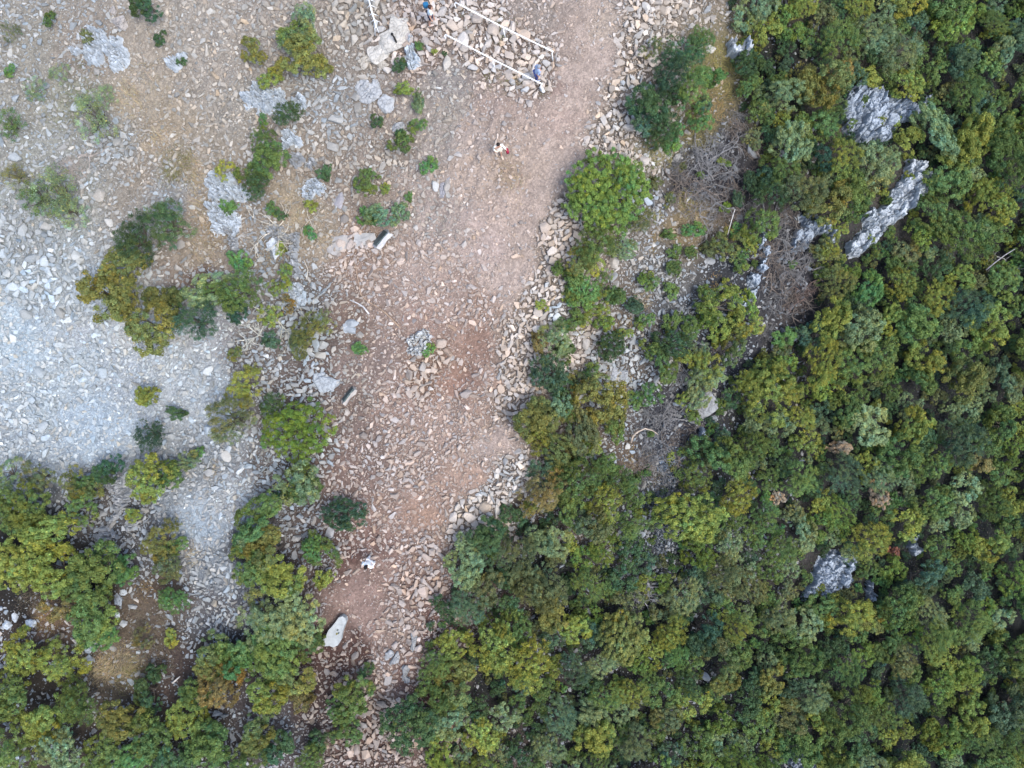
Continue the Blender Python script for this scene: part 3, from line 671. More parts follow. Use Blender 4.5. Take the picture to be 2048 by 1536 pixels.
outcrop([(235,968,18,.7,40),(250,985,12),(238,1010,20,.35,60),(228,1035,18,.4,60),(250,1010,14,.4,50),(215,1065,14),(205,1078,12),(262,1050,12)], "pale jagged karst ridge between two dark green bushes", GRY, 1.0, .5, seed=41)
outcrop([(586,590,16),(600,600,12),(590,575,10)], "pale bluish pitted rock amid rubble beside the pale dead shrub", BLU2 * .97, .8, .4, seed=42)
outcrop([(778,1312,10,.7,60),(791,1317,11,.7,50)], "two blue-grey boulders side by side on the lower path", GRY * .85, .2, .7, seed=43, name="boulder", cat="boulder")
outcrop([(828,1275,11,.45,90),(826,1293,8,.6,80)], "tall dark grey rock at the lower path edge", GRY * .75, .3, .8, seed=44, name="boulder", cat="boulder")
outcrop([(811,1342,10,.6,80),(812,1358,7)], "dark grey rock below the tall one on the lower path", GRY * .7, .3, .8, seed=45, name="boulder", cat="boulder")
outcrop([(886,380,13,.5,75),(897,365,9,.5,70)], "smooth grey bedrock hump at the path's upper edge", lin((165,165,170))*.7, .3, .25, seed=46, name="boulder", cat="boulder")
outcrop([(62,1246,10)], "white stone on reddish dry grass near the wood's lower edge", BLU2, .2, .6, seed=470, name="boulder", cat="boulder")
outcrop([(15,1250,9)], "white stone on dry grass, nearest the picture's outer edge", BLU2, .2, .6, seed=471, name="boulder", cat="boulder")
outcrop([(30,1235,7)], "small white stone between two others on reddish grass", BLU2, .2, .6, seed=472, name="boulder", cat="boulder")
outcrop([(178,1318,11,.6,80)], "pointed white stone in the dry grass hollow", BLU2, .2, .6, seed=480, name="boulder", cat="boulder")
outcrop([(176,1300,6)], "little white stone just above the pointed one", BLU2, .2, .6, seed=481, name="boulder", cat="boulder")
outcrop([(236,1200,10,.7,80)], "largest white stone above the dry grass hollow", BLU2, .2, .6, seed=490, name="boulder", cat="boulder")
outcrop([(248,1185,7)], "small white stone topmost above the dry grass hollow", BLU2, .2, .6, seed=491, name="boulder", cat="boulder")
outcrop([(234,1230,6)], "small white stone lowest above the dry grass hollow", BLU2, .2, .6, seed=492, name="boulder", cat="boulder")
outcrop([(1480,605,14),(1500,590,10)], "pale rocks under thin green branches beside the hollow", BLU * .85, .6, .5, seed=50)
outcrop([(1225,748,12)], "rounded white-grey stone in the bare strip between bushes", GRY, .2, .6, seed=510, name="boulder", cat="boulder")
outcrop([(1245,752,10)], "smaller rounded white-grey stone beside a larger one", GRY, .2, .6, seed=511, name="boulder", cat="boulder")
outcrop([(1182,745,7)], "little white stone close to the bluish green bush", GRY, .2, .6, seed=512, name="boulder", cat="boulder")
outcrop([(1252,465,8,.6,10)], "small white boulder below the big round crown", PAL * .9, .2, .7, seed=52, name="boulder", cat="boulder")
outcrop([(1065,1040,5)], "lone white stone shining in a dark gap of the wood", PAL, .1, .7, seed=53, name="boulder", cat="boulder")
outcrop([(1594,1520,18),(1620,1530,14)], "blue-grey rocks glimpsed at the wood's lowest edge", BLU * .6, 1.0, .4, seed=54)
for x_, y_, ln in [(955,330,22),(945,360,20),(965,310,16),(1015,300,14)]: BLOCK.append((x_, y_, 8))

# ------------------------------------------------------------------ vegetation prototypes
def crown_geo(R, hgt, nleaf, leaf, seed, lobes=12, puff=0.2, dome=0.75, flat=0.55, spiky=0.0, airy=0.0, pk=1.0):
    """leaf quads on puffs that sit on lobes; origin at crown foot. returns verts, quads, tint"""
    r = np.random.default_rng(seed)
    # lobes spread over a dome
    LC = []; tries = 0
    while len(LC) < lobes and tries < 4000:
        tries += 1
        a = r.uniform(0, 6.28); q = math.sqrt(r.uniform(0, 1)); rad = q * R * 0.74
        z = hgt * (0.38 + 0.42 * math.sqrt(max(0, 1 - q * q))) * r.uniform(0.82, 1.08)
        p = np.array([rad * math.cos(a), rad * math.sin(a), z])
        if all(np.linalg.norm(p - t[0]) > 0.42 * R * (1.8 / math.sqrt(lobes)) for t in LC): LC.append((p, R * r.uniform(0.26, 0.42) * (3.4 / math.sqrt(lobes)) ** 0.5))
    # puffs on every lobe
    PC = []; PD = []; PT = []
    npuff = max(5, int(pk * 1.35 * (R ** 2) / (puff ** 2) * 2.2 / len(LC)))
    for (p, lr) in LC:
        lt = 1 + r.normal(0, 0.10); hue = r.normal(0, 0.05)
        d = r.normal(size=(npuff, 3)); d[:, 2] = np.abs(d[:, 2]) * 0.9 - 0.25; d /= np.linalg.norm(d, axis=1)[:, None]
        out = p * np.array([1, 1, 0]) / (R + 1e-6); d = d + 0.45 * out; d /= np.linalg.norm(d, axis=1)[:, None]
        rr = lr * r.uniform(0.55, 1.12, npuff)[:, None]
        c = p + d * rr * np.array([1, 1, flat + 0.2])
        PC.append(c); PD.append(d); PT.append(np.stack([np.full(npuff, lt) * np.exp(r.normal(0, .12, npuff)), np.full(npuff, hue) + r.normal(0, .035, npuff)], 1))
    PC = np.vstack(PC); PD = np.vstack(PD); PT = np.vstack(PT)
    if airy: k = r.uniform(size=len(PC)) > airy; PC, PD, PT = PC[k], PD[k], PT[k]
    n = nleaf; w = r.integers(len(PC), size=n)
    d = r.normal(size=(n, 3)) + PD[w] * 0.9 + np.array([0, 0, 0.35]); d /= np.linalg.norm(d, axis=1)[:, None]
    pr = puff * r.uniform(0.55, 1.05, n)
    inner = r.uniform(size=n) < 0.18; pr[inner] *= 0.3
    C = PC[w] + d * pr[:, None] * np.array([1, 1, 0.85])
    if spiky: C += PD[w] * (r.uniform(0, 1, n) ** 2)[:, None] * spiky
    C[:, 2] = np.maximum(C[:, 2], 0.06)
    nrm = d + r.normal(0, 0.42, (n, 3)) + np.array([0, 0, 0.15]); nrm /= np.linalg.norm(nrm, axis=1)[:, None]
    t = np.cross(nrm, r.normal(size=(n, 3))); t /= np.linalg.norm(t, axis=1)[:, None] + 1e-9; b = np.cross(nrm, t)
    L = leaf * np.exp(r.normal(0, .25, n))[:, None]
    Wd = L * (0.62 if not spiky else 0.4)
    V = np.stack([C - t * L, C - b * Wd + nrm * L * .15, C + t * L, C + b * Wd + nrm * L * .15], 1).reshape(-1, 3)
    Q = np.arange(4 * n).reshape(n, 4)
    lt = PT[w, 0] * np.exp(r.normal(0, 0.16, n)); hu = PT[w, 1] + r.normal(0, .03, n)
    yel = (r.uniform(size=n) < 0.03)
    T = np.stack([lt * (1 + 2.0 * hu), lt * (1 + 0.2 * hu), lt * (1 - 2.0 * hu)], 1); T[yel] *= np.array([1.7, 1.25, .9])
    return V, Q, np.clip(np.repeat(T, 4, 0), 0.15, 2.6), LC

def leaf_mesh(name, V, Q, T): return new_mesh(name, V, Q, M_LEAF, False, T, 'tint')

def trunk_mesh(R, hgt, LC, seed):
    r = np.random.default_rng(seed); mb = MB(); h0 = hgt * 0.32
    base = np.array([[0, 0, -0.5], [0.02, 0, 0], [0.05 * R, 0.03 * R, h0 * 0.6], [0.02 * R, -0.04 * R, h0]])
    mb.tube(base, [0.11 * R ** .5, 0.09 * R ** .5, 0.07 * R ** .5, 0.06 * R ** .5], 7)
    for (p, lr) in LC[:10]:
        q0 = base[2] + (base[3] - base[2]) * r.uniform(0.2, 1); mid = (q0 + p) / 2 + np.array([0, 0, -0.08 * hgt]) + r.normal(0, .05 * R, 3)
        mb.tube([q0, mid, p * np.array([.95, .95, 1.0])], [0.045 * R ** .5, 0.03 * R ** .5, 0.012], 5, False)
    return mb.build("trunk", M_BARK, True)

PROTO = {}
def mk(kind, n, **kw):
    L = []
    for q in range(n):
        V, Q, T, LC = crown_geo(seed=hash_(kind) + q * 13, **kw)
        L.append((leaf_mesh("crown", V, Q, T), trunk_mesh(kw['R'], kw['hgt'], LC, q), kw['R'], kw['hgt']))
    PROTO[kind] = L
def hash_(s): return sum(ord(c) * (i + 3) for i, c in enumerate(s)) % 100000
for q_, (lb_, pf_, lf_, sp_) in enumerate([(9,.15,.034,0),(6,.18,.036,0),(14,.12,.030,0),(8,.14,.032,.05),(11,.19,.038,0),(7,.12,.030,.08),(16,.15,.034,0),(5,.15,.033,0)]):
    mk('broad%d' % q_, 1, R=1.1, hgt=1.9 + .1 * (q_ % 3), nleaf=11500, leaf=lf_, lobes=lb_, puff=pf_, spiky=sp_)
PROTO['broad'] = [PROTO['broad%d' % q_][0] for q_ in range(8)]
mk('big', 3, R=1.75, hgt=2.6, nleaf=27000, leaf=0.036, lobes=18, puff=0.16)
mk('fine', 4, R=1.1, hgt=2.2, nleaf=13000, leaf=0.026, lobes=12, puff=0.11, spiky=0.10)       # juniper-like, fine texture
mk('puffy', 1, R=1.8, hgt=2.4, nleaf=26000, leaf=0.028, lobes=30, puff=0.16, pk=.75)
mk('airy', 3, R=1.1, hgt=1.8, nleaf=6500, leaf=0.032, lobes=9, puff=0.17, airy=0.30)
mk('wispy', 3, R=1.1, hgt=1.2, nleaf=3400, leaf=0.027, lobes=14, puff=0.20, airy=0.35)
mk('small', 5, R=0.55, hgt=0.8, nleaf=3600, leaf=0.030, lobes=5, puff=0.11)
mk('dome', 1, R=2.2, hgt=3.0, nleaf=62000, leaf=0.034, lobes=70, puff=0.15)
mk('round', 2, R=1.1, hgt=1.7, nleaf=13000, leaf=0.030, lobes=22, puff=0.12)

COLS = {   # linear base colours of foliage
 'd': (0.062, 0.115, 0.050), 'g': (0.116, 0.180, 0.056), 'b': (0.110, 0.220, 0.072), 'y': (0.205, 0.250, 0.060), 'o': (0.172, 0.192, 0.060),
 's': (0.185, 0.255, 0.125), 'u': (0.080, 0.140, 0.080), 'v': (0.165, 0.255, 0.045), 'r': (0.205, 0.180, 0.072), 'k': (0.38, 0.31, 0.22), 'e': (0.24, 0.13, 0.10), 'q': (0.042, 0.085, 0.047), 'm': (0.140, 0.165, 0.072), 'a': (0.135, 0.205, 0.048)}
WORD = {'a': "bright green", 'd': "dark green", 'g': "mid green", 'b': "fresh green", 'y': "yellow-green", 'o': "olive-gold", 's': "sage green", 'u': "bluish green", 'v': "lime green", 'r': "orange-brown", 'k': "tan dry", 'e': "rusty red", 'q': "blackish green", 'm': "dull olive"}
FORM = {'broad': "lobed", 'big': "broad", 'fine': "feathery", 'puffy': "puffy", 'airy': "airy", 'wispy': "wispy", 'small': "little", 'round': "rounded", 'dome': "domed"}
rv = np.random.default_rng(99)
TREES = []
def plant(px, py, rp, c='g', kind=None, label=None, tall=1.0, forest=False):
    if kind is None: kind = 'big' if rp > 56 else ('broad' if rp > 26 else 'small')
    L = PROTO[kind]; me, tr, R, hg = L[int(rv.integers(len(L)))]
    g = at(px, py); s = rp / ppm(g.z + hg * 0.6 * (rp / ppm(g.z)) / R) / R
    s *= 1.04
    up = hg * s * 0.62 * tall
    g = at(px, py, up); base = Vector((g.x, g.y, g.z - up))
    base.z = hz(base.x, base.y)
    col = 1.12 * np.array(COLS[c]) * np.exp(rv.normal(0, 0.11)) * (1 + rv.normal(0, 0.05) * np.array([1, 0, -.6]))
    asp_ = math.exp(rv.normal(0, .10 if kind != 'dome' else .01)); sc = (s * asp_, s / asp_, s * tall * rv.uniform(.85, 1.2)); ro = (0, 0, rv.uniform(0, 6.28))
    tree = rp >= 30 and kind != 'small'
    if tree:
        root = obj("tree", None, loc=base, rot=ro, scale=sc, cat="tree", group="trees of the wood" if forest else "scattered trees on the stony slope")
        obj("crown", me, parent=root, color=col); obj("trunk", tr, parent=root)
    else:
        root = obj("shrub", me, loc=base, rot=ro, scale=sc, cat="shrub", group="small shrubs among the stones", color=col)
    if label: root["label"] = label
    else: label_later(root, f"{WORD[c]} {FORM[kind]} " + ("tree" if tree else "shrub"), px, py, 'tree' if tree else 'shrub')
    TREES.append((px, py, rp))
    return root

P_ = plant
# upper left, among the stones
P_(295,5,30,'d','broad'); P_(320,76,14,'d'); P_(360,124,12,'d'); P_(172,72,15,'m')
P_(505,102,27,'o'); P_(590,55,44,'s','airy'); P_(592,68,34,'g','broad'); P_(602,112,46,'o'); P_(640,132,22,'o','small'); P_(540,160,22,'y'); P_(470,345,0.1,'y') if False else None
P_(576,230,29,'d','broad'); P_(524,279,26,'g','broad'); P_(543,318,36,'g'); P_(455,345,24,'y','airy'); P_(500,350,26,'g'); P_(515,372,30,'d'); P_(650,342,17,'d'); P_(752,243,14,'d')
P_(799,130,15,'d'); P_(812,180,18,'y'); P_(833,212,21,'s'); P_(837,250,17,'g'); P_(802,287,23,'g'); P_(800,272,13,'d'); P_(857,335,18,'b'); P_(835,92,11,'b'); P_(735,364,25,'g','broad'); P_(771,378,11,'y')
P_(735,436,20,'b'); P_(766,424,27,'s','broad'); P_(800,430,22,'s'); P_(752,440,12,'r'); P_(620,412,14,'y'); P_(818,391,10,'b'); P_(525,238,11,'b'); P_(870,103,7,'y'); P_(888,107,6,'d')
P_(190,232,50,'s','wispy'); P_(215,188,22,'s','wispy'); P_(112,388,56,'s','wispy'); P_(80,395,40,'g','wispy'); P_(140,420,36,'s','wispy'); P_(120,150,22,'s','wispy')
P_(460,412,18,'b'); P_(545,418,14,'g'); P_(560,430,12,'d'); P_(622,466,14,'b'); P_(560,495,14,'y'); P_(480,522,22,'b')
P_(335,446,49,'d','fine'); P_(268,478,50,'d','fine'); P_(245,528,44,'o'); P_(208,590,50,'o'); P_(250,590,36,'o'); P_(325,602,38,'o'); P_(300,655,54,'o','broad'); P_(393,642,42,'q','fine'); P_(355,600,22,'d','small'); P_(250,630,22,'y','small')
P_(415,580,42,'s','airy'); P_(420,590,32,'g','broad'); P_(478,580,48,'g','broad'); P_(470,620,26,'q','broad'); P_(560,562,27,'y','airy'); P_(540,630,26,'y','airy'); P_(546,682,20,'u'); P_(622,655,38,'o','fine'); P_(600,688,26,'m','broad'); P_(575,610,18,'r','airy'); P_(470,705,15,'o')
P_(487,775,38,'y','broad'); P_(462,840,50,'m','fine'); P_(542,808,26,'d','broad')
P_(586,862,74,'v','puffy',"puffy lime-tipped pine bush beside the reddish soil of the path")
P_(288,788,26,'y','small'); P_(348,825,18,'d'); P_(299,870,33,'q','fine'); P_(283,853,0.1) if False else None
P_(210,930,30,'d','broad'); P_(298,962,50,'y','broad'); P_(335,950,30,'g','broad'); P_(375,922,22,'m'); P_(160,965,36,'o','airy'); P_(170,970,26,'g','broad'); P_(75,955,34,'m','airy'); P_(15,950,30,'s','airy'); P_(165,1015,32,'g','airy'); P_(268,1030,16,'y'); P_(395,905,12,'b')
P_(40,1015,58,'g','big'); P_(95,1068,52,'y'); P_(28,1125,66,'y','big'); P_(110,1145,50,'y'); P_(200,1125,50,'g'); P_(250,1140,28,'b','broad'); P_(170,1195,48,'g'); P_(185,1240,50,'g'); P_(120,1205,38,'r','airy')
P_(50,1305,46,'y'); P_(125,1325,46,'y'); P_(205,1275,28,'b','broad'); P_(320,1085,38,'o','broad'); P_(330,1135,32,'m','broad'); P_(347,1198,31,'b','broad'); P_(290,1272,22,'r','airy'); P_(340,1275,17,'y'); P_(312,1342,20,'d'); P_(300,1385,30,'d','broad'); P_(352,1090,22,'g','small')
P_(600,965,48,'s','airy'); P_(602,970,40,'g','broad'); P_(690,1031,41,'q','round',"round blackish-green bush at the edge of the path"); P_(562,990,13,'d'); P_(525,1050,54,'g'); P_(500,1080,34,'s','broad'); P_(545,1105,50,'o'); P_(498,1130,44,'g'); P_(560,1155,48,'y'); P_(640,1105,36,'g','airy'); P_(630,1100,28,'b','broad'); P_(650,1155,22,'y','small')
P_(592,1228,58,'s','big'); P_(520,1240,54,'s'); P_(552,1300,58,'g','big'); P_(470,1292,44,'g'); P_(408,1312,44,'o'); P_(440,1370,46,'r'); P_(515,1385,46,'y'); P_(580,1355,44,'o'); P_(392,1385,32,'g'); P_(610,1290,36,'g'); P_(600,1395,26,'r','small'); P_(480,1335,36,'b')
P_(700,1393,38,'g'); P_(668,1425,26,'g','broad'); P_(732,1343,15,'d'); P_(692,1470,26,'g','broad'); P_(716,692,17,'b'); P_(858,702,13,'b'); P_(640,1480,26,'d','small')
# lower-left continuation
for (x_, y_, r_c, c_) in [(20,1390,50,'g'),(90,1420,50,'y'),(165,1400,44,'g'),(240,1440,46,'o'),(30,1490,50,'g'),(120,1500,48,'s'),(200,1520,46,'g'),(300,1470,46,'g'),(370,1440,44,'y'),(420,1490,48,'g'),(500,1460,42,'o'),(350,1530,44,'d'),(480,1530,44,'g'),(560,1510,36,'d'),(620,1530,34,'g'),(260,1530,40,'b')]: P_(x_, y_, r_c, c_)
for (x_, y_, r_c, c_, k_) in [(20,60,22,'m','wispy'),(70,180,26,'s','wispy'),(20,250,34,'g','wispy'),(30,350,30,'m','wispy'),(100,40,14,'g','small'),(20,140,12,'b','small')]: P_(x_, y_, r_c, c_, k_)
# right of the path
P_(1215,378,92,'a','dome',"big rounded bright green tree standing alone beside the path",tall=.85)
P_(1275,435,34,'m','fine'); P_(1195,488,44,'g'); P_(1248,494,28,'s','broad'); P_(1160,522,30,'o','broad'); P_(1150,560,24,'g','small'); P_(1110,540,17,'g'); P_(1165,582,36,'b','broad'); P_(1215,570,28,'g','airy'); P_(1085,610,13,'y'); P_(1150,632,20,'g'); P_(1195,612,28,'y','airy'); P_(1130,650,18,'g')
P_(1300,564,18,'g'); P_(1262,615,22,'u'); P_(1221,692,31,'d','round'); P_(1110,678,34,'s','broad'); P_(1078,690,20,'r','small'); P_(1095,742,40,'u','round'); P_(1132,704,22,'g'); P_(1170,640,14,'y')
P_(1100,808,38,'s','broad'); P_(1070,835,44,'o'); P_(1130,820,30,'g','broad'); P_(1200,795,52,'o'); P_(1155,862,48,'m'); P_(1105,895,40,'o'); P_(1200,855,34,'o','airy'); P_(1075,880,30,'y','airy'); P_(1230,830,24,'o','small')
P_(1345,685,36,'d','broad'); P_(1320,735,34,'g','broad'); P_(1378,655,24,'g','broad'); P_(1395,765,30,'s','airy'); P_(1410,735,34,'y','airy'); P_(1440,612,44,'y','airy'); P_(1490,640,34,'y','airy'); P_(1410,595,26,'g','airy'); P_(1350,530,20,'g'); P_(1385,462,20,'b'); P_(1350,500,16,'g'); P_(1455,490,34,'o','airy'); P_(1520,452,36,'g','broad'); P_(1480,690,34,'o','broad'); P_(1572,672,25,'b','small'); P_(1470,460,14,'b')
for (x_, y_, r_c, c_) in [(1185,520,26,'y'),(1230,600,24,'g'),(1205,640,22,'a'),(1150,590,24,'y'),(1290,640,18,'g'),(1120,770,26,'d'),(1250,665,14,'y'),(1180,745,18,'g'),(1160,765,22,'m'),(1225,860,24,'g'),(1180,890,22,'y'),(1130,930,26,'g'),(1220,930,24,'g'),(1300,700,22,'g'),(1345,640,22,'g'),(1420,640,26,'a'),(1460,580,20,'y'),(1500,610,22,'a'),(1440,665,24,'y'),(1470,640,22,'g'),(1380,720,24,'y'),(1430,760,22,'s'),(1380,500,16,'g'),(1420,500,18,'m'),(1480,520,20,'g'),(1500,480,22,'y'),(1280,560,14,'a'),(1340,400,14,'m'),(1310,370,16,'m'),(1340,470,14,'g')]: P_(x_, y_, r_c, c_)
P_(1340,580,18,'g'); P_(1395,690,22,'s','airy'); P_(1300,790,26,'b','airy'); P_(1398,790,30,'s','broad'); P_(1372,800,22,'y','airy'); P_(1385,835,16,'g'); P_(1270,800,18,'g'); P_(1455,330,9,'v'); P_(1470,395,18,'u'); P_(1452,416,12,'v')
P_(1375,100,40,'d','fine'); P_(1400,85,30,'g','fine'); P_(1335,150,46,'q','fine'); P_(1388,175,42,'g','fine'); P_(1293,212,40,'d','broad'); P_(1325,255,38,'d','broad'); P_(1290,250,26,'u','small'); P_(1400,240,28,'b','airy'); P_(1430,152,22,'b'); P_(1408,212,18,'u'); P_(1495,130,30,'d','broad'); P_(1500,172,28,'g','broad'); P_(1305,95,22,'m','airy'); P_(1345,275,24,'b'); P_(1345,190,24,'d','small')
# traced crowns of the wood
for (x_, y_, r_c, c_) in [(1640,150,52,'o'),(1668,160,38,'r'),(1565,195,42,'s'),(1605,165,36,'o'),(1655,222,34,'g'),(1585,285,44,'s'),(1630,235,40,'g'),(1640,300,34,'q'),(1690,318,38,'y'),(1745,335,44,'s'),(1778,322,28,'s'),
    (1560,345,38,'g'),(1605,385,44,'m'),(1660,395,44,'o'),(1700,385,40,'g'),(1540,385,38,'d'),(1520,345,34,'q'),(1740,158,26,'y'),(1815,166,34,'y'),(1755,238,13,'y'),(1872,262,44,'s'),(1955,268,40,'y'),(1920,300,40,'y'),(2000,240,36,'g'),(1985,300,40,'g'),
    (1900,350,46,'g'),(1955,390,32,'y'),(1875,430,48,'g'),(1930,470,54,'g'),(1812,505,26,'m'),(1778,530,24,'g'),(1680,560,34,'o'),(1735,578,32,'b'),(1795,565,34,'y'),(1655,500,24,'y'),(1650,500,26,'m'),
    (1660,640,40,'y'),(1720,660,44,'s'),(1930,615,46,'u'),(1830,650,42,'g'),(1875,600,36,'y'),(1785,640,30,'y'),(1990,650,40,'y'),(2010,560,36,'g'),(1640,720,44,'y'),(1700,730,40,'g'),(1540,790,66,'y'),(1600,835,30,'y'),(1500,770,36,'y'),
    (1760,720,40,'g'),(1850,720,36,'y'),(1930,760,44,'o'),(1980,1000,36,'g'),(1965,925,24,'r'),(1925,890,46,'u'),(1740,850,46,'s'),(1690,820,36,'g'),(1820,850,34,'y'),(1800,910,40,'g'),(1690,950,40,'u'),(1760,950,32,'s'),(1600,960,40,'g'),
    (1440,930,50,'g'),(1395,955,32,'g'),(1470,990,40,'y'),(1420,920,24,'m'),(1090,985,46,'r'),(1150,960,48,'g'),(1195,940,34,'g'),(1215,1010,40,'y'),(1170,1060,44,'m'),(1075,1080,32,'s'),(1110,1085,34,'s'),(975,1070,38,'d'),(1030,1110,42,'m'),(930,1135,42,'s'),(1060,1140,40,'m'),
    (1145,1020,36,'g'),(1260,1050,34,'g'),(1245,960,28,'g'),(960,1180,38,'m'),(1085,1175,50,'m'),(1170,1170,34,'g'),(1100,1220,42,'o'),(930,1215,40,'u'),(985,1290,54,'y'),(1060,1330,50,'y'),(905,1290,34,'y'),(1030,1250,34,'g'),(930,1370,50,'o'),(880,1330,34,'g'),(1150,1260,32,'y'),(1245,1270,58,'o'),
    (1265,1385,34,'y'),(1370,1190,38,'s'),(1150,1335,34,'u'),(1200,1330,32,'s'),(1120,1430,40,'u'),(1180,1420,30,'s'),(1340,1260,36,'y'),(1400,1260,40,'q'),(1440,1150,36,'m'),(1470,1250,34,'y'),(1440,1345,36,'o'),(1350,1310,32,'b'),(1100,1490,34,'s'),(900,1440,38,'s'),(885,1400,30,'g'),(960,1470,40,'y'),
    (1540,1360,30,'o'),(1700,1230,44,'y'),(1650,1220,36,'g'),(1800,1215,46,'g'),(1860,1230,36,'s'),(1740,1240,26,'o'),(1560,1230,34,'s'),(1610,1320,32,'g'),(1570,1405,26,'o'),(1700,1420,50,'g'),(1600,1490,42,'g'),(1820,1400,40,'u'),(1770,1285,32,'g'),(1455,1090,34,'s'),(1560,1100,36,'g'),(1600,1070,34,'s'),(1600,1130,0.1,'g')]:
    if r_c > 5: P_(x_, y_, r_c, c_, 'fine' if (c_ in 'u' or rv.uniform() < .25) and r_c < 56 else None, forest=True)
P_(1375,1030,68,'y','big',"wide lime-yellow crown beside a bluish rocky gap",forest=True)
P_(1685,900,22,'k','small',"small tan dead-leaved crown standing out in the dark green wood",forest=True)
P_(1785,1105,13,'e','small',"little rusty red bush in the wood above the cracked rock")
P_(815,1455,60,'d','round',"dark glossy round-leaved tree at the lower path's edge",forest=True)
for (x_, y_, r_c, c_) in [(1728,198,12,'g'),(1792,243,14,'y'),(1765,262,12,'m'),(1852,212,11,'g'),(1818,352,12,'y'),(1775,405,12,'g'),(1738,478,13,'y'),(1800,425,9,'m'),(1662,1142,9,'g'),(1640,1178,11,'y'),(1700,250,12,'g'),(1510,525,9,'g'),(1545,470,10,'y'),(1585,530,10,'g'),(1400,350,9,'g'),(1440,320,10,'y'),(1365,335,9,'m'),(1300,870,10,'g'),(1340,915,11,'y')]: P_(x_, y_, r_c, c_)
P_(1555,995,14,'k','small'); P_(1760,990,26,'k','airy',forest=True)

# the rest of the wood
from math import hypot
WOOD = [(1480,60),(1400,-160),(2300,-160),(2300,1700),(700,1700),(780,1536),(860,1500),(850,1400),(860,1250),(910,1180),(920,1090),(975,1045),(1050,1010),(1060,940),(1180,925),(1240,960),(1300,935),(1400,880),(1440,780),(1500,720),(1600,690),(1640,620),(1640,560),(1600,420),(1500,330),(1490,200)]
def inside(x, y, P):
    c = False; j = len(P) - 1
    for i in range(len(P)):
        if (P[i][1] > y) != (P[j][1] > y) and x < (P[j][0] - P[i][0]) * (y - P[i][1]) / (P[j][1] - P[i][1]) + P[i][0]: c = not c
        j = i
    return c
GAPS = [(1735,225,60),(1770,225,44),(1825,222,34),(1828,350,34),(1822,385,42),(1780,425,44),(1745,465,38),(1715,490,28),(1620,460,30),(1655,1150,50),(1738,1180,18),(1825,1092,22),(1325,1030,36),(1330,1080,26),(1320,960,30),(1400,810,40),(1590,520,50),(1560,600,50),
        (1500,330,30),(1590,1520,22),(1765,1300,14),(1460,840,20),(1440,740,24),(1320,1100,16),(1065,1040,10),(1380,920,20),(2010,510,24),(1480,720,20)]
tries = 0; nfill = 0; rf = np.random.default_rng(2024)
while tries < 9000 and nfill < 86:
    tries += 1
    x_, y_ = rf.uniform(860, 2130), rf.uniform(-80, 1600)
    if not inside(x_, y_, WOOD): continue
    rp = rf.uniform(31, 46)
    if any(hypot(x_ - g_[0], y_ - g_[1]) < g_[2] + rp * 0.72 for g_ in GAPS): continue
    if any(hypot(x_ - t[0], y_ - t[1]) < 0.66 * (rp + t[2]) for t in TREES): continue
    nn = float(fbm(np.array([[x_ / 160, y_ / 160, 3.0]]), 3, 4)[0])
    c_ = rf.choice(list("ggggdyyssuma")) if nn < 0.05 else rf.choice(list("yyyaggsgma"))
    plant(x_, y_, rp, str(c_), 'fine' if rf.uniform() < .38 else None, forest=True); nfill += 1
# the countless smaller crowns that close the canopy: one mass
M_LEAF2 = M_LEAF.copy(); M_LEAF2.name = "leaf_mass"
_oi = [q for q in M_LEAF2.node_tree.nodes if q.type == 'OBJECT_INFO'][0]
for l_ in list(M_LEAF2.node_tree.links):
    if l_.from_node == _oi: M_LEAF2.node_tree.links.remove(l_)
[q for q in M_LEAF2.node_tree.nodes if q.type == 'MIX'][0].inputs[6].default_value = (1, 1, 1, 1)
base_ = [crown_geo(seed=5000 + q, R=1.0, hgt=1.5, nleaf=4200, leaf=0.040, lobes=8, puff=0.16) for q in range(4)]
VV, TT = [], []; nu = 0; tries = 0; spots_ = []
while tries < 30000 and nu < 330:
    tries += 1
    x_, y_ = rf.uniform(850, 2130), rf.uniform(-60, 1570)
    if not inside(x_, y_, WOOD): continue
    rp = rf.uniform(18, 36)
    if any(hypot(x_ - g_[0], y_ - g_[1]) < g_[2] + rp * 0.6 for g_ in GAPS): continue
    if any(hypot(x_ - t[0], y_ - t[1]) < 0.54 * (rp + t[2]) for t in TREES): continue
    if any(hypot(x_ - t[0], y_ - t[1]) < 0.66 * (rp + t[2]) for t in spots_): continue
    spots_.append((x_, y_, rp)); g = at(x_, y_, 0.9); sc_ = rp / ppm(g.z); V, Q, T, _ = base_[nu % 4]
    A_ = rotz(rf.uniform(0, 6.28)); z0 = hz(g.x, g.y)
    VV.append((V * sc_) @ A_.T + np.array([g.x, g.y, z0])); col = np.array(COLS[str(rf.choice(list("ddgggyasumy")))]) * np.exp(rf.normal(0, .1))
    TT.append(T * col * 1.1); nu += 1
small_ = [crown_geo(seed=6000 + q, R=0.55, hgt=0.7, nleaf=1500, leaf=0.036, lobes=5, puff=0.12) for q in range(4)]
n3 = 0; tries = 0
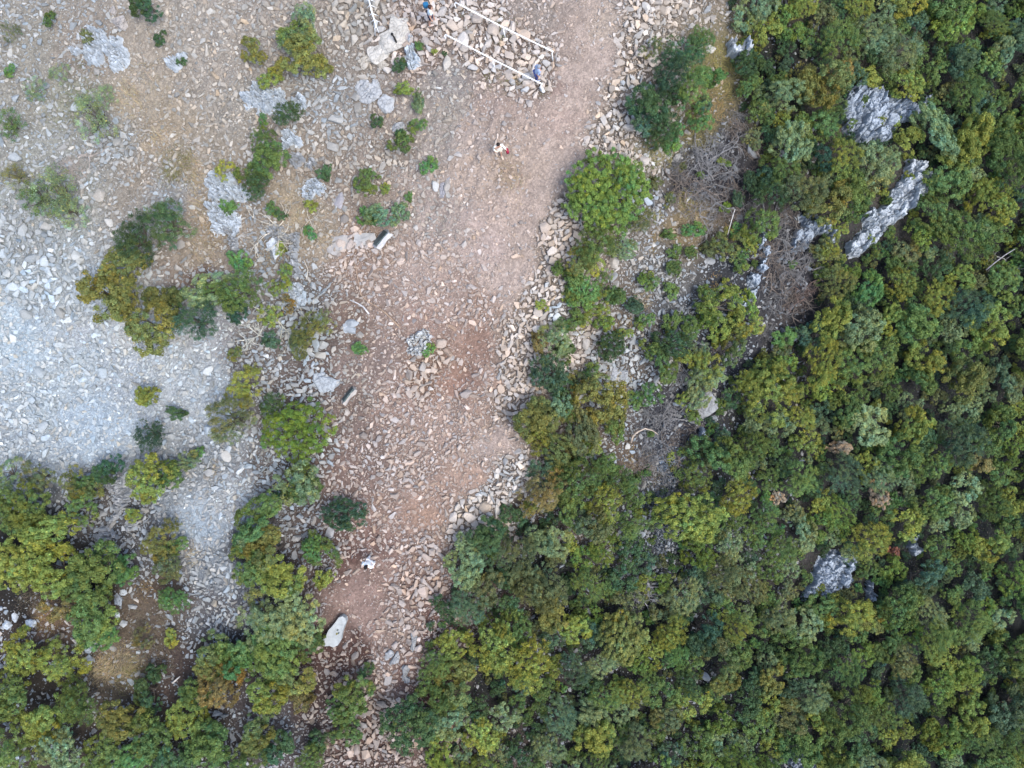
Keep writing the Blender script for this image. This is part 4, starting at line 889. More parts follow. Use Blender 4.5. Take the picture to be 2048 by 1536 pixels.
while tries < 40000 and n3 < 560:
    tries += 1
    x_, y_ = rf.uniform(850, 2130), rf.uniform(-60, 1570)
    if not inside(x_, y_, WOOD): continue
    rp = rf.uniform(9, 19)
    if any(hypot(x_ - g_[0], y_ - g_[1]) < g_[2] * .72 + rp * 0.5 for g_ in GAPS): continue
    if any(hypot(x_ - t[0], y_ - t[1]) < 0.66 * (rp + t[2]) for t in TREES): continue
    if any(hypot(x_ - t[0], y_ - t[1]) < 0.70 * (rp + t[2]) for t in spots_): continue
    spots_.append((x_, y_, rp)); g = at(x_, y_, 0.4); sc_ = rp / ppm(g.z) / .55; V, Q, T, _ = small_[n3 % 4]
    A_ = rotz(rf.uniform(0, 6.28)); z0 = hz(g.x, g.y)
    VV.append((V * sc_) @ A_.T + np.array([g.x, g.y, z0])); col = np.array(COLS[str(rf.choice(list("ddggbysumq")))]) * np.exp(rf.normal(0, .15)) * .9
    TT.append(T * col); n3 += 1
VV = np.vstack(VV); TT = np.vstack(TT)
obj("woodland", new_mesh("woodland", VV, np.arange(len(VV)).reshape(-1, 4), M_LEAF2, False, np.clip(TT, 0, .6), 'tint'), kind="stuff", label="mass of small lower crowns filling the canopy of the wood")
print("plants", len(TREES), "trees", sum(1 for q in COL.objects if q.get('category') == 'tree'), "fill", nfill, nu)

# ------------------------------------------------------------------ undergrowth litter on the wood's floor, dry grass
def blades(name, spots, label, nper, hgt, colr, seed, lean=0.6, wid=0.010):
    r = np.random.default_rng(seed); X, Y, Cc, S = [], [], [], []
    for (px, py, rp, dens, c) in spots:
        n = int(nper * dens * (rp / 40.0) ** 2)
        a = r.uniform(0, 6.28, n); q = rp * np.sqrt(r.uniform(0, 1, n)) * (1 + .25 * r.normal(size=n))
        g = at(px, py); kk = 1 / ppm(g.z)
        X.append(g.x + q * np.cos(a) * kk); Y.append(g.y + q * np.sin(a) * kk)
        Cc.append(np.repeat(np.array([colr[c]]), n, 0)); S.append(np.full(n, 1.0))
    X, Y, C = np.concatenate(X), np.concatenate(Y), np.vstack(Cc); n = len(X); Z = terrain(X, Y)
    # tufts: gather towards clump centres and share a lean direction
    cl = fbm(P3(X, Y, 1 / 0.5, 2.0), 2, seed); ang = 6.28 * fbm(P3(X, Y, 1 / 1.1, 8.0), 2, seed + 1) + r.normal(0, .5, n)
    h = hgt * np.exp(r.normal(0, .35, n)) * (0.75 + 0.6 * cl); ln = lean * np.exp(r.normal(0, .3, n))
    B = np.stack([X, Y, Z - 0.02], 1); D = np.stack([np.cos(ang), np.sin(ang), np.zeros(n)], 1); Sd = np.stack([-np.sin(ang), np.cos(ang), np.zeros(n)], 1) * wid
    M1 = B + D * (h * ln * 0.4)[:, None] + np.array([0, 0, 1]) * (h * 0.75)[:, None]; Tp = B + D * (h * ln)[:, None] * 1.3 + np.array([0, 0, 1]) * (h)[:, None]
    V = np.stack([B - Sd, B + Sd, M1 + Sd * .8, M1 - Sd * .8, Tp], 1).reshape(-1, 3)
    i = np.arange(n) * 5; Qd = np.stack([i, i + 1, i + 2, i + 3], 1); Tr = np.stack([i + 3, i + 2, i + 4], 1)
    Cv = np.clip(C * np.exp(r.normal(0, .2, (n, 1))) * (1 + r.normal(0, .06, (n, 3))), 0, .8)
    me = new_mesh(name, V, [Qd, Tr], M_GRASS, False, np.repeat(Cv, 5, 0), 'tint')
    return obj(name, me, kind="stuff", label=label)
M_GRASS, n_, b_ = mat_new("dry_grass", 0.8)
at_ = N(n_, "ShaderNodeAttribute", attribute_name='tint'); n_.links.new(at_.outputs['Color'], b_.inputs['Base Color'])
GC = {'Y': (0.28, 0.25, 0.09), 'O': (0.31, 0.22, 0.09), 'T': (0.36, 0.29, 0.17), 'M': (0.17, 0.16, 0.06), 'B': (0.15, 0.125, 0.09), 'G': (0.12, 0.15, 0.05)}
blades("dry_grass", [
 (1440,120,36,1,'Y'),(1450,170,34,1,'Y'),(1425,215,36,1,'O'),(1395,265,34,.9,'Y'),(1340,300,34,.8,'Y'),(1400,200,28,.8,'O'),(1315,300,26,.7,'Y'),(1465,130,26,.8,'Y'),(1300,260,14,.6,'Y'),
 (1375,405,24,1,'Y'),(1380,440,22,.8,'T'),(1310,470,14,.8,'O'),(1300,500,12,.7,'O'),(1318,430,12,.7,'Y'),(1420,280,22,.6,'M'),(1450,480,28,.5,'O'),(1280,600,20,.7,'T'),(1265,650,16,.6,'O'),
 (1210,720,18,.4,'T'),(1240,765,30,.8,'T'),(1200,755,22,.6,'O'),(1260,875,20,.6,'B'),(1170,910,20,.5,'T'),(1290,330,26,.6,'G'),(1430,570,20,.4,'O'),(1485,610,14,.5,'O'),(1165,660,16,.5,'Y'),(1235,650,18,.6,'O'),
 (355,330,34,1.4,'M'),(375,340,30,.8,'T'),(335,350,24,.8,'M'),(390,360,26,.5,'T'),(405,415,26,.35,'T'),(410,500,32,.4,'T'),(420,470,26,.4,'O'),(290,170,60,.13,'T'),(300,230,60,.13,'T'),(330,290,40,.22,'T'),(250,200,40,.2,'T'),
 (160,160,40,.3,'G'),(130,220,40,.3,'G'),(560,400,30,.3,'T'),(600,430,34,.35,'T'),(540,510,28,.3,'T'),(600,490,26,.3,'T'),(1010,340,28,.25,'T'),(1040,360,20,.25,'T'),(950,170,30,.2,'B'),(1030,390,20,.2,'T'),
 (250,1230,44,.9,'B'),(280,1300,46,.9,'B'),(235,1330,46,1,'T'),(300,1250,40,.7,'B'),(350,1240,34,.6,'B'),(260,1350,40,.9,'M'),(200,1330,34,.8,'T'),(330,1310,34,.6,'B'),(60,1200,34,.6,'B'),(100,1235,30,.6,'O'),(385,1100,26,.4,'T'),(340,1110,30,.4,'B'),(290,1180,24,.4,'O'),
 (1300,940,30,.6,'B'),(1270,920,26,.5,'O'),(1310,985,22,.4,'B'),(600,1390,24,.4,'B'),(430,940,24,.3,'T'),(650,480,20,.3,'T'),(1070,110,40,.2,'B'),(1000,60,30,.25,'G'),(940,40,20,.25,'G'),(1000,160,26,.2,'M'),(975,150,12,.5,'M'),
 (1085,185,14,.4,'M'),(1040,155,18,.4,'M')],
 "dry yellow and brown grass in tufts between stones and bushes", 900, 0.16, GC, 31, lean=.9, wid=0.007)
# weeds / leafy ground cover at the wood's edge and dark floor growth
def litter():
    r = np.random.default_rng(5); n = 130000
    px = r.uniform(800, 2150, n); py = r.uniform(-20, 1580, n); ok = np.array([inside(a_, b_, WOOD) for a_, b_ in zip(px, py)]); px, py = px[ok], py[ok]
    x = (px - 1024) / 36.0; y = (768 - py) / 36.0; z = terrain(x, y)
    n = len(x); C = np.stack([x, y, z + r.uniform(0.0, 0.25, n) ** 1.5], 1)
    nrm = r.normal(0, .5, (n, 3)) + np.array([0, 0, 1.0]); nrm /= np.linalg.norm(nrm, axis=1)[:, None]
    t = np.cross(nrm, r.normal(size=(n, 3))); t /= np.linalg.norm(t, axis=1)[:, None]; b = np.cross(nrm, t); L = r.uniform(0.025, 0.06, n)[:, None]
    V = np.stack([C - t * L, C - b * L * .6, C + t * L, C + b * L * .6], 1).reshape(-1, 3)
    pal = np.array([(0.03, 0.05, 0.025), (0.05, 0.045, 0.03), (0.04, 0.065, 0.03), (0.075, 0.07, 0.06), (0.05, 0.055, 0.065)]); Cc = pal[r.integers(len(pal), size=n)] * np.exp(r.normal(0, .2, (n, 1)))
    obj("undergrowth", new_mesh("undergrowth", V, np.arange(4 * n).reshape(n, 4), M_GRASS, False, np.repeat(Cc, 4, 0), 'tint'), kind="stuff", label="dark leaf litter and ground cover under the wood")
litter()

# ------------------------------------------------------------------ dead wood
def branchy(seed, L, n0, depth, rad, flat=0.5, curl=0.35, spread=0.0):
    r = np.random.default_rng(seed); mb = MB()
    def grow(p, d, ln, rd, dep):
        m = 6; pts = [p]; q = p.copy(); dd = d.copy()
        for i in range(m):
            dd = dd + r.normal(0, curl / m * 2.2, 3) * np.array([1, 1, .6]); dd[2] -= 0.03; dd /= np.linalg.norm(dd); q = q + dd * ln / m; pts.append(q.copy())
        mb.tube(pts, np.linspace(rd, rd * .45, m + 1), 4, False)
        if dep > 0:
            for j in range(int(r.integers(2, 5))):
                k = int(r.integers(2, m + 1)); nd = dd + r.normal(0, .65, 3) * np.array([1, 1, flat]); nd /= np.linalg.norm(nd)
                grow(pts[k], nd, ln * r.uniform(.4, .7), rd * .55, dep - 1)
    for i in range(n0):
        if spread and i % 9 == 0:
            q_ = r.uniform(0, 6.28); a0 = r.uniform(0, 6.28); st_p = np.array([math.cos(q_), math.sin(q_), .3]) * spread * .5; grow(st_p, np.array([math.cos(a0), math.sin(a0), .12]), L * 1.5, rad * 2.2, 2)
        a = r.uniform(0, 6.28); d = np.array([math.cos(a), math.sin(a), r.uniform(.15, 1.0) * flat]); d /= np.linalg.norm(d)
        q_ = r.uniform(0, 6.28); grow(np.array([math.cos(q_), math.sin(q_), 0]) * spread * math.sqrt(r.uniform()) + np.array([0, 0, r.uniform(0, .3) * spread]), d, L * r.uniform(.5, 1), rad * r.uniform(.7, 1), depth)
    return mb.build("branches", M_TWIG, False)
brush = [branchy(300 + q, 0.75, 34, 3, 0.015, .4, .75, .7) for q in range(4)]
pale = [branchy(400 + q, 1.0, 6, 3, 0.026, .7, .45) for q in range(3)]
def dead(px, py, rp, which, label, c, nm="dead_shrub", up=.05, group=None, zs=1.0):
    g = at(px, py); s = rp / ppm(g.z) / 1.05
    return obj(nm, which, loc=(g.x, g.y, g.z + up), rot=(0, 0, rv.uniform(0, 6.28)), scale=(s, s, s * zs), cat="dead shrub", label=label, color=c, group=group)
GT = (0.165, 0.165, 0.165); BT = (0.16, 0.135, 0.115); PT_ = (0.46, 0.43, 0.36)
DS = [(1400,325,52,0),(1370,365,48,1),(1430,345,48,2),(1440,300,46,3),(1480,265,42,0),(1400,395,44,1),(1465,370,40,2),(1350,330,34,3),(1500,300,34,1),(1450,430,40,0),(1490,430,32,2),
      (1560,450,46,1),(1575,500,50,2),(1555,540,50,3),(1600,540,44,0),(1590,600,42,1),(1540,590,44,2),(1530,505,34,0),(1570,420,34,3),(1300,860,46,2),(1330,830,40,0),(1340,900,46,1),(1300,920,44,3),(1370,870,34,2),(1270,930,34,0),(1330,970,34,1),(1480,235,30,3),(1420,440,30,1),(1350,760,26,2),(1440,690,28,0),(1530,660,30,3)]
for (x_, y_, r_c, k_) in DS:
    o = dead(x_, y_, r_c, brush[k_], None, tuple(np.array(GT if rv.uniform() < .65 else BT) * rv.uniform(.8, 1.25)), group="bare brushwood thickets", zs=.7)
    label_later(o, "bare grey twiggy shrub", x_, y_, 'dead')
dead(1610,585,34,brush[1],"bare reddish-brown twiggy shrub at the lower end of the brushwood hollow",(0.15,0.11,0.095),zs=.8)
dead(556,455,62,pale[0],"pale dead shrub with long bare branches above the grey rock rib",PT_)
dead(620,440,34,pale[1],"thin dead branch fork beside a small bright shrub",PT_)
dead(556,640,60,pale[2],"pale bleached dead shrub with spreading branches over rubble",(0.50,0.49,0.40))
dead(520,670,46,pale[0],"bleached dead branches low over pale scree below the larger dead shrub",(0.50,0.50,0.44))
dead(612,635,38,pale[1],"cream dead twigs tangled in the olive bush",(0.50,0.46,0.36))
dead(2010,520,44,pale[1],"bare pale branches in a dark gap near the wood's outer edge",(0.30,0.30,0.30))
dead(1700,1305,28,pale[2],"forked bare grey branch lying over dark crowns",(0.30,0.28,0.27))
dead(1280,1180,34,brush[0],"bare grey twigs in the gap above the golden crown",(0.28,0.28,0.30))
dead(1790,1000,26,brush[2],"pale bare twigs beside the tan airy crown",(0.36,0.33,0.28))
dead(190,255,44,brush[3],"fine grey twigs of a half-bare shrub on the tan slope's edge",(0.30,0.29,0.27),zs=.5)
dead(150,330,50,brush[1],"long grey twigs lying flat over grey ground near the pale scree",(0.30,0.27,0.24),zs=.35)
dead(1380,760,24,brush[0],"pale twigs sticking out of the bush above the domed boulder",(0.34,0.34,0.34))
def stick(name, pts, rad, label, c, cat="branch"):
    mb = MB(); Q = []
    for (px, py, up) in pts: Q.append(np.array(at(px, py, up)))
    Q = np.array(Q); base = Q[0].copy(); mb.tube(Q - base, np.linspace(rad, rad * .5, len(Q)), 6)
    return obj(name, mb.build(name, M_TWIG, True), loc=base, label=label, cat=cat, color=c)
stick("dead_branch", [(1262,885,.2),(1266,872,.4),(1275,864,.6),(1290,857,.7),(1305,861,.6),(1316,869,.4)], .05, "curved pale bare branch arching over the brushwood", (0.42,0.35,0.28))
stick("dead_branch", [(738,628,.25),(727,614,.2),(716,607,.1),(700,600,.1)], .045, "short silvery branch stub on reddish soil", (0.55,0.55,0.55))
stick("tree_root", [(800,655,.04),(785,640,.06),(770,625,.07),(752,612,.07),(735,603,.06),(722,590,.05),(716,560,.05),(710,530,.04),(700,510,.03)], .045, "long twisting brown root lying across the bare soil", (0.30,0.22,0.16), "root")
stick("dead_branch", [(345,1366,.2),(352,1360,.25),(360,1353,.2)], .05, "white snapped branch in the dry grass near the lower bushes", (0.62,0.60,0.56))
stick("dead_branch", [(1972,540,1.0),(1990,525,1.3),(2010,510,1.5),(2030,498,1.6)], .04, "straight grey bare branch reaching across a dark gap", (0.33,0.32,0.33))
stick("dead_branch", [(1455,470,.6),(1462,445,.9),(1470,418,1.2)], .028, "slim silver stem leaning through the brushwood", (0.5,0.5,0.48))
stick("dead_branch", [(612,560,.1),(616,540,.25),(608,520,.4)], .022, "thin pale upright twig beside the lower rock rib", (0.5,0.47,0.4))

# ------------------------------------------------------------------ white railings
def railing(pts, posts, label, r=0.034, pegs=None):
    """pts: top rail (px,py,height); posts: (px,py,height) feet bent down from the rail"""
    top = [np.array(at(px, py, up)) for (px, py, up) in pts]; base = Vector(top[0]); base.z -= pts[0][2]
    root = obj("handrail", None, loc=base, label=label, cat="handrail", group="white steel handrails beside the cobbled way")
    b = np.array(base); mb = MB()
    P = []
    for i in range(len(top) - 1):
        for t in np.linspace(0, 1, 9)[:-1]: P.append(top[i] * (1 - t) + top[i + 1] * t)
    P.append(top[-1]); mb.tube(np.array(P) - b, r, 8); obj("rail", mb.build("rail", M_WHITE, True), parent=root)
    for (px, py, up, t) in posts:
        tp = np.array(P[int(round(t * (len(P) - 1)))]); ft = np.array([tp[0], tp[1], hz(tp[0], tp[1])]) ; g = np.array(at(px, py)); ft = g
        mid = tp + (ft - tp) * 0.14 + np.array([0, 0, -0.0]); side = np.array([-0.05, -0.03, 0])
        m2 = MB(); m2.tube(np.array([tp, tp + side * .8 + [0, 0, -.10], mid + side, ft + [0, 0, -.12]]) - b, r * .85, 8); obj("post", m2.build("post", M_WHITE, True), parent=root)
    if pegs:
        for (t, dx, dy, dz) in pegs:
            tp = np.array(P[int(round(t * (len(P) - 1)))]); m3 = MB(); m3.tube(np.array([tp - b, tp - b + [dx, dy, dz]]), r * .5, 6); obj("brace", m3.build("brace", M_WHITE, True), parent=root)
    return root
railing([(911,5,.55),(1009,56,.72),(1106,103,.8)], [(913,17,0,0),(1011,76,0,.5),(1107,124,0,1)], "longer white handrail on the uphill side of the cobbled way")
railing([(891,69,.5),(988,120,.6),(1084,168,.7)], [(893,80,0,0),(990,137,0,.5),(1084,182,0,1)], "white handrail on the downhill side of the cobbled way, past the blue-clad person")
railing([(735,-14,.9),(742,18,.9),(752,52,.9)], [(738,6,0,.1),(750,72,0,1)], "short white handrail ending in the rubble beside the spiked boulder",
        pegs=[(t, sx * .22, .06, -.38) for t in (.2, .4, .6, .8) for sx in (-1, 1)] + [(.95, -.1, -.2, -.4), (.95, .1, -.25, -.4)])

# iron spike in the pale boulder
g0 = at(793, 86, .15); g1 = at(783, 71, .15)
root = obj("iron_spike", None, loc=g0, label="black iron spike with a round knob standing in the pale boulder", cat="iron post")
v = np.array([g1.x - g0.x, g1.y - g0.y, 0.0]); mb = MB(); tp = np.array([0.02, 0.02, .75])
# the spike leans towards its knob
L_ = np.array([(783 - 793) / 40.0 * .0, 0, 0]); pts = np.array([[0, 0, -.1], [-.01, .02, .2], [-.05, .08, .45], [-.12, .15, .62]]); mb.tube(pts, [.05, .05, .045, .04], 8)
obj("shaft", mb.build("shaft", M_IRON, True), parent=root)
V, T = ico(2); obj("knob", new_mesh("knob", V * .075 + pts[-1], T, M_IRON, True), parent=root)

# ------------------------------------------------------------------ carved slabs
def slab(outline, thick, up, label, col, name="stone_slab", seed=0, rough=.03):
    """flat stone cut to an outline (photo pixels, traced on the ground), with real thickness"""
    C = np.array([[*at(px, py)] for (px, py) in outline]); base = C.mean(0); base[2] = C[:, 2].max()
    bm = bmesh.new(); vs = [bm.verts.new((p[0] - base[0], p[1] - base[1], up)) for p in C]; f = bm.faces.new(vs)
    if f.normal.z < 0: f.normal_flip()
    r = bmesh.ops.inset_region(bm, faces=[f], thickness=0.06, depth=0.05)
    ext = bmesh.ops.extrude_face_region(bm, geom=[e for e in bm.edges if e.is_boundary]); 
    for v_ in [g for g in ext['geom'] if isinstance(g, bmesh.types.BMVert)]: v_.co.z -= thick
    bmesh.ops.triangulate(bm, faces=bm.faces[:]); bmesh.ops.subdivide_edges(bm, edges=bm.edges[:], cuts=2, use_grid_fill=True); bmesh.ops.triangulate(bm, faces=bm.faces[:])
    V = np.array([v_.co[:] for v_ in bm.verts]); T = np.array([[v_.index for v_ in q.verts] for q in bm.faces]); bm.free()
    V = V + np.stack([fbm(V * 3 + 5, 3, seed), fbm(V * 3 + 9, 3, seed + 1), fbm(V * 2.5, 3, seed + 2)], 1) * rough
    return obj(name, new_mesh(name, V, T, M_SLAB, False, np.repeat(np.asarray(col)[None], len(V), 0) * (1 + .1 * fbm(V * 4, 3, 2))[:, None]), loc=Vector(base), label=label, cat="stone slab"), base
o, b0 = slab([(688,1227),(694,1231),(696,1238),(692,1248),(688,1262),(686,1275),(680,1284),(671,1288),(664,1285),(655,1286),(644,1281),(648,1274),(655,1270),(661,1255),(672,1243),(681,1230)], .45, .38, "pale carved slab with dark bronze oval insets on the dark soil edge", lin((200,207,208))*.60, "carved_slab", 3)
def inset_oval(px, py, a_, b_, rot, parent, base, zt, mat, nm="inset"):
    g = at(px, py, zt); V = []; n = 14; c_, s_ = math.cos(rot), math.sin(rot)
    for zz, k_ in ((-.05, 1), (.012, 1), (.02, .8)):
        for i in range(n):
            t = i * 6.2832 / n; x_, y_ = a_ * k_ * math.cos(t), b_ * k_ * math.sin(t); V.append([x_ * c_ - y_ * s_, x_ * s_ + y_ * c_, zz])
    V.append([0, 0, .02]); Q = [[r_ * n + i, r_ * n + (i + 1) % n, (r_ + 1) * n + (i + 1) % n, (r_ + 1) * n + i] for r_ in (0, 1) for i in range(n)]; T = [[2 * n + i, 2 * n + (i + 1) % n, 3 * n] for i in range(n)]
    return obj(nm, new_mesh(nm, np.array(V), [np.array(Q), np.array(T)], mat, True), parent=parent, loc=Vector(g) - Vector(base))
for (px, py, a_, b_, ro) in [(675.3,1260.3,.055,.035,.7),(677.3,1266.3,.06,.032,1.2),(667.3,1270.3,.07,.036,1.1),(670.3,1276.4,.06,.04,.7),(672.5,1271.5,.05,.03,.4)]:
    inset_oval(px, py, a_, b_, ro, o, b0, .39 + .05, M_BRONZE)
M_BR2 = m_plain("golden_bronze", (0.16, 0.15, 0.06), 0.5, 0.3, 20)
inset_oval(673.8, 1267.5, .07, .05, 1.0, o, b0, .39 + .05, M_BR2)

def stele(pA, pB, thick_px, hgt, lean, label, face, stone, seed):
    """a standing stone slab leaning back, seen from above: a pale top edge and a bronze relief face"""
    a_ = np.array(at(*pA)); b_ = np.array(at(*pB)); mid = (a_ + b_) / 2; d = b_ - a_; L = np.linalg.norm(d[:2]); d /= L; d[2] = 0; nrm = np.array([-d[1], d[0], 0])
    if nrm[0] > 0: nrm = -nrm                      # face looks to the left
    th = thick_px / 40.0
    def box(x0, x1, y0, y1, z0, z1, sub, rgh, sd):
        bm = bmesh.new(); bmesh.ops.create_cube(bm, size=1); bmesh.ops.bevel(bm, geom=bm.edges[:], offset=.04, segments=1)
        bmesh.ops.triangulate(bm, faces=bm.faces[:]); bmesh.ops.subdivide_edges(bm, edges=bm.edges[:], cuts=sub, use_grid_fill=True); bmesh.ops.triangulate(bm, faces=bm.faces[:])
        V = np.array([q.co[:] for q in bm.verts]); T = np.array([[q.index for q in f.verts] for f in bm.faces]); bm.free()
        u = (V + .5) * np.array([x1 - x0, y1 - y0, z1 - z0]) + np.array([x0, y0, z0]); u = u + rgh * np.stack([fbm(u * 5 + sd, 3, sd), fbm(u * 5 + 7, 3, sd + 1), fbm(u * 5 + 3, 3, sd + 2)], 1)
        W_ = u[:, :1] * d + (u[:, 1:2] - (u[:, 2:3]) * lean) * nrm * -1 * -1 + u[:, 2:3] * np.array([0, 0, 1]) ; return W_, T
    root = obj("station_stone", None, loc=Vector(mid), label=label, cat="carved stone")
    V, T = box(-L / 2, L / 2, -th, 0, -.3, hgt, 4, .11, seed); obj("slab", new_mesh("slab", V, T, M_SLAB, False, np.repeat(stone[None], len(V), 0)), parent=root)
    V, T = box(-L * .42, L * .42, -.01, .06, .1, hgt * .96, 4, .03, seed + 5); obj("relief", new_mesh("relief", V, T, M_BRONZE, False), parent=root)
    return root
stele((743,489), (771,459), 8, .8, .55, "pale standing stone with a grey bronze relief face below the sage bush", None, lin((225,224,222))*.66, 60)
stele((683,801), (706,771), 6, .5, .5, "low stone with a greenish bronze relief plank beside the rubble path", None, lin((205,198,190))*.66, 70)

# ------------------------------------------------------------------ people
def person(foot, head_turn, heading, label, parts, pose, hgt=1.7, hair=(0.015, 0.012, 0.01), hairlen=0.0):
    """foot: photo pixel where the feet stand; heading: way the body faces (radians, 0 = +X)"""
    g = at(*foot); S = hgt / 1.7
    J = {}
    def j(n_, x, y, z, r): J[n_] = (Vector((x, y, z)) * S, r * S)       # x forward, y left
    st, sw = pose.get('stride', .12), pose.get('width', .09)
    lean = pose.get('lean', .03)
    j('pel', 0, 0, .93, .125); j('spi', lean * .4, 0, 1.10, .118); j('che', lean, 0, 1.30, .135); j('nck', lean + .01, 0, 1.45, .055); j('hd0', lean + .03, 0, 1.53, .070); j('hd1', lean + .035, 0, 1.60, .092); j('hd2', lean + .02, 0, 1.665, .070)
    j('nose', lean + .125, 0, 1.575, .014); 
    for s, sg in (('L', 1), ('R', -1)):
        f = st * (1 if s == 'L' else -1)
        j('hip' + s, 0, sg * .09, .88, .095); j('kne' + s, f * .6 + .03, sg * sw, .49, .062); j('ank' + s, f, sg * (sw + .01), .09, .042); j('toe' + s, f + .17, sg * (sw + .03), .035, .034)
        j('ear' + s, lean + .03, sg * .092, 1.59, .014)
        ax, ay, az = pose['hand' + s]; ex, ey, ez = pose['elb' + s]
        j('sho' + s, lean, sg * .175, 1.40, .062); j('elb' + s, ex, sg * ey, ez, .044); j('wri' + s, ax, sg * ay, az, .028)
        dv = Vector((ax - ex, sg * (ay - ey), az - ez)).normalized(); side = dv.cross(Vector((0, sg, .2))).normalized()
        wp = Vector((ax, sg * ay, az)); pm = wp + dv * .05; J['pal' + s] = (pm * S, .034 * S)
        for q, (off, ln) in enumerate(((-.027, .062), (-.009, .075), (.009, .07), (.026, .055))):
            b_ = pm + dv * .03 + side * off; J[f'f{q}a' + s] = (b_ * S, .0095 * S); inw = Vector((0, -sg, 0)) * .02
            J[f'f{q}b' + s] = ((b_ + dv * ln * .6 + inw * .4) * S, .0085 * S); J[f'f{q}c' + s] = ((b_ + dv * ln * .9 + inw * 1.2) * S, .007 * S)
        tb = pm + side * -.03 - dv * .012; J['t1' + s] = (tb * S, .011 * S); J['t2' + s] = ((tb - side * .028 + dv * .03) * S, .0095 * S)
    E = [('pel', 'spi'), ('spi', 'che'), ('che', 'nck'), ('nck', 'hd0'), ('hd0', 'hd1'), ('hd1', 'hd2'), ('hd1', 'nose')]
    for s in 'LR':
        E += [('pel', 'hip' + s), ('hip' + s, 'kne' + s), ('kne' + s, 'ank' + s), ('ank' + s, 'toe' + s), ('che', 'sho' + s), ('sho' + s, 'elb' + s), ('elb' + s, 'wri' + s), ('wri' + s, 'pal' + s), ('hd1', 'ear' + s), ('pal' + s, 't1' + s), ('t1' + s, 't2' + s)]
        for q in range(4): E += [('pal' + s, f'f{q}a' + s), (f'f{q}a' + s, f'f{q}b' + s), (f'f{q}b' + s, f'f{q}c' + s)]
    root = obj("person", None, loc=g, rot=(0, 0, heading), label=label, cat="person")
    def skin(names, edges, grow, nm, mat, color=None, sub=2, tweak=None, cut=None):
        me = bpy.data.meshes.new(nm); idx = {n_: i for i, n_ in enumerate(names)}
        me.from_pydata([tuple(J[n_][0]) if not (tweak and n_ in tweak) else tuple(tweak[n_][0]) for n_ in names], [(idx[a_], idx[b_]) for a_, b_ in edges], []); o_ = bpy.data.objects.new(nm, me); COL.objects.link(o_)
        md = o_.modifiers.new("skin", 'SKIN'); md.use_smooth_shade = True
        for i, n_ in enumerate(names):
            r_c = (tweak[n_][1] if tweak and n_ in tweak else J[n_][1] + grow); me.skin_vertices[0].data[i].radius = (r_c, r_c); me.skin_vertices[0].data[i].use_root = (i == 0)
        if sub: sb = o_.modifiers.new("sub", 'SUBSURF'); sb.levels = sub; sb.render_levels = sub
        dg = bpy.context.evaluated_depsgraph_get(); m2 = bpy.data.meshes.new_from_object(o_.evaluated_get(dg)); bpy.data.objects.remove(o_); m2.name = nm
        m2.materials.clear(); m2.materials.append(mat)
        return obj(nm, m2, parent=root, color=color)
    skin(['pel'] + [n_ for n_ in J if n_ != 'pel'], E, 0, "body", M_SKIN)
    if 'shirt' in parts:
        nm_ = ['che', 'spi', 'pel', 'shoL', 'shoR', 'elbL', 'elbR']; tw = {}
        for s in 'LR':
            a_, b_ = J['sho' + s][0], J['elb' + s][0]; k_ = parts.get('sleeve', .75); tw['elb' + s] = (a_ + (b_ - a_) * k_, .058 * S); tw['sho' + s] = (a_ + Vector((0, 0, .005)), .076 * S)
        e_ = [('che', 'spi'), ('spi', 'pel'), ('che', 'shoL'), ('che', 'shoR'), ('shoL', 'elbL'), ('shoR', 'elbR')]
        if parts.get('sleeve', .75) >= 1:
            nm_ += ['wriL', 'wriR']; e_ += [('elbL', 'wriL'), ('elbR', 'wriR')]; tw['wriL'] = (J['wriL'][0], .04 * S); tw['wriR'] = (J['wriR'][0], .04 * S)
        skin(nm_, e_, .022 * S, "shirt", M_CLOTH, parts['shirt'], 2, tw)
    if 'legs' in parts:
        long_ = parts.get('long', False); nm_ = ['pel', 'hipL', 'hipR', 'kneL', 'kneR'] + (['ankL', 'ankR'] if long_ else []); tw = {}
        for s in 'LR':
            if not long_: a_, b_ = J['hip' + s][0], J['kne' + s][0]; tw['kne' + s] = (a_ + (b_ - a_) * .8, .082 * S)
            else: tw['kne' + s] = (J['kne' + s][0], .078 * S); tw['ank' + s] = (J['ank' + s][0] + Vector((0, 0, .03)), .062 * S)
        e_ = [('pel', 'hipL'), ('pel', 'hipR'), ('hipL', 'kneL'), ('hipR', 'kneR')] + ([('kneL', 'ankL'), ('kneR', 'ankR')] if long_ else [])
        skin(nm_, e_, .018 * S, "trousers" if long_ else "shorts", M_CLOTH, parts['legs'], 2, tw)
    for s in 'LR':
        a_, t_ = J['ank' + s][0], J['toe' + s][0]; V, T = ico(3); V = V.copy(); V[:, 2] = np.where(V[:, 2] < 0, V[:, 2] * .6, V[:, 2])
        c_ = (a_ * .35 + t_ * .65); P = V * np.array([.145, .055, .055]) * S + np.array([c_.x, c_.y, .05 * S]); obj("shoe", new_mesh("shoe", P, T, M_CLOTH, True), parent=root, color=parts.get('shoe', (.7, .7, .7)))
    hp, hr = J['hd2'][0], .092 * S; V, T = ico(4); P = V * np.array([.108, .094, .105]) * S * (1 + .05 * fbm(V * 5, 3, 3))[:, None]
    front = (V[:, 0] > .35) & (V[:, 2] < .35); P[front] *= .80
    if hairlen: low = V[:, 2] < -.2; P[low, 2] -= hairlen * (-(V[low, 2] + .2)); P[low & (V[:, 0] > 0.1)] *= .7
    P = P + np.array([hp.x - .012, hp.y, hp.z - .035 * S]); obj("hair", new_mesh("hair", P, T, M_HAIR, True), parent=root, color=hair)
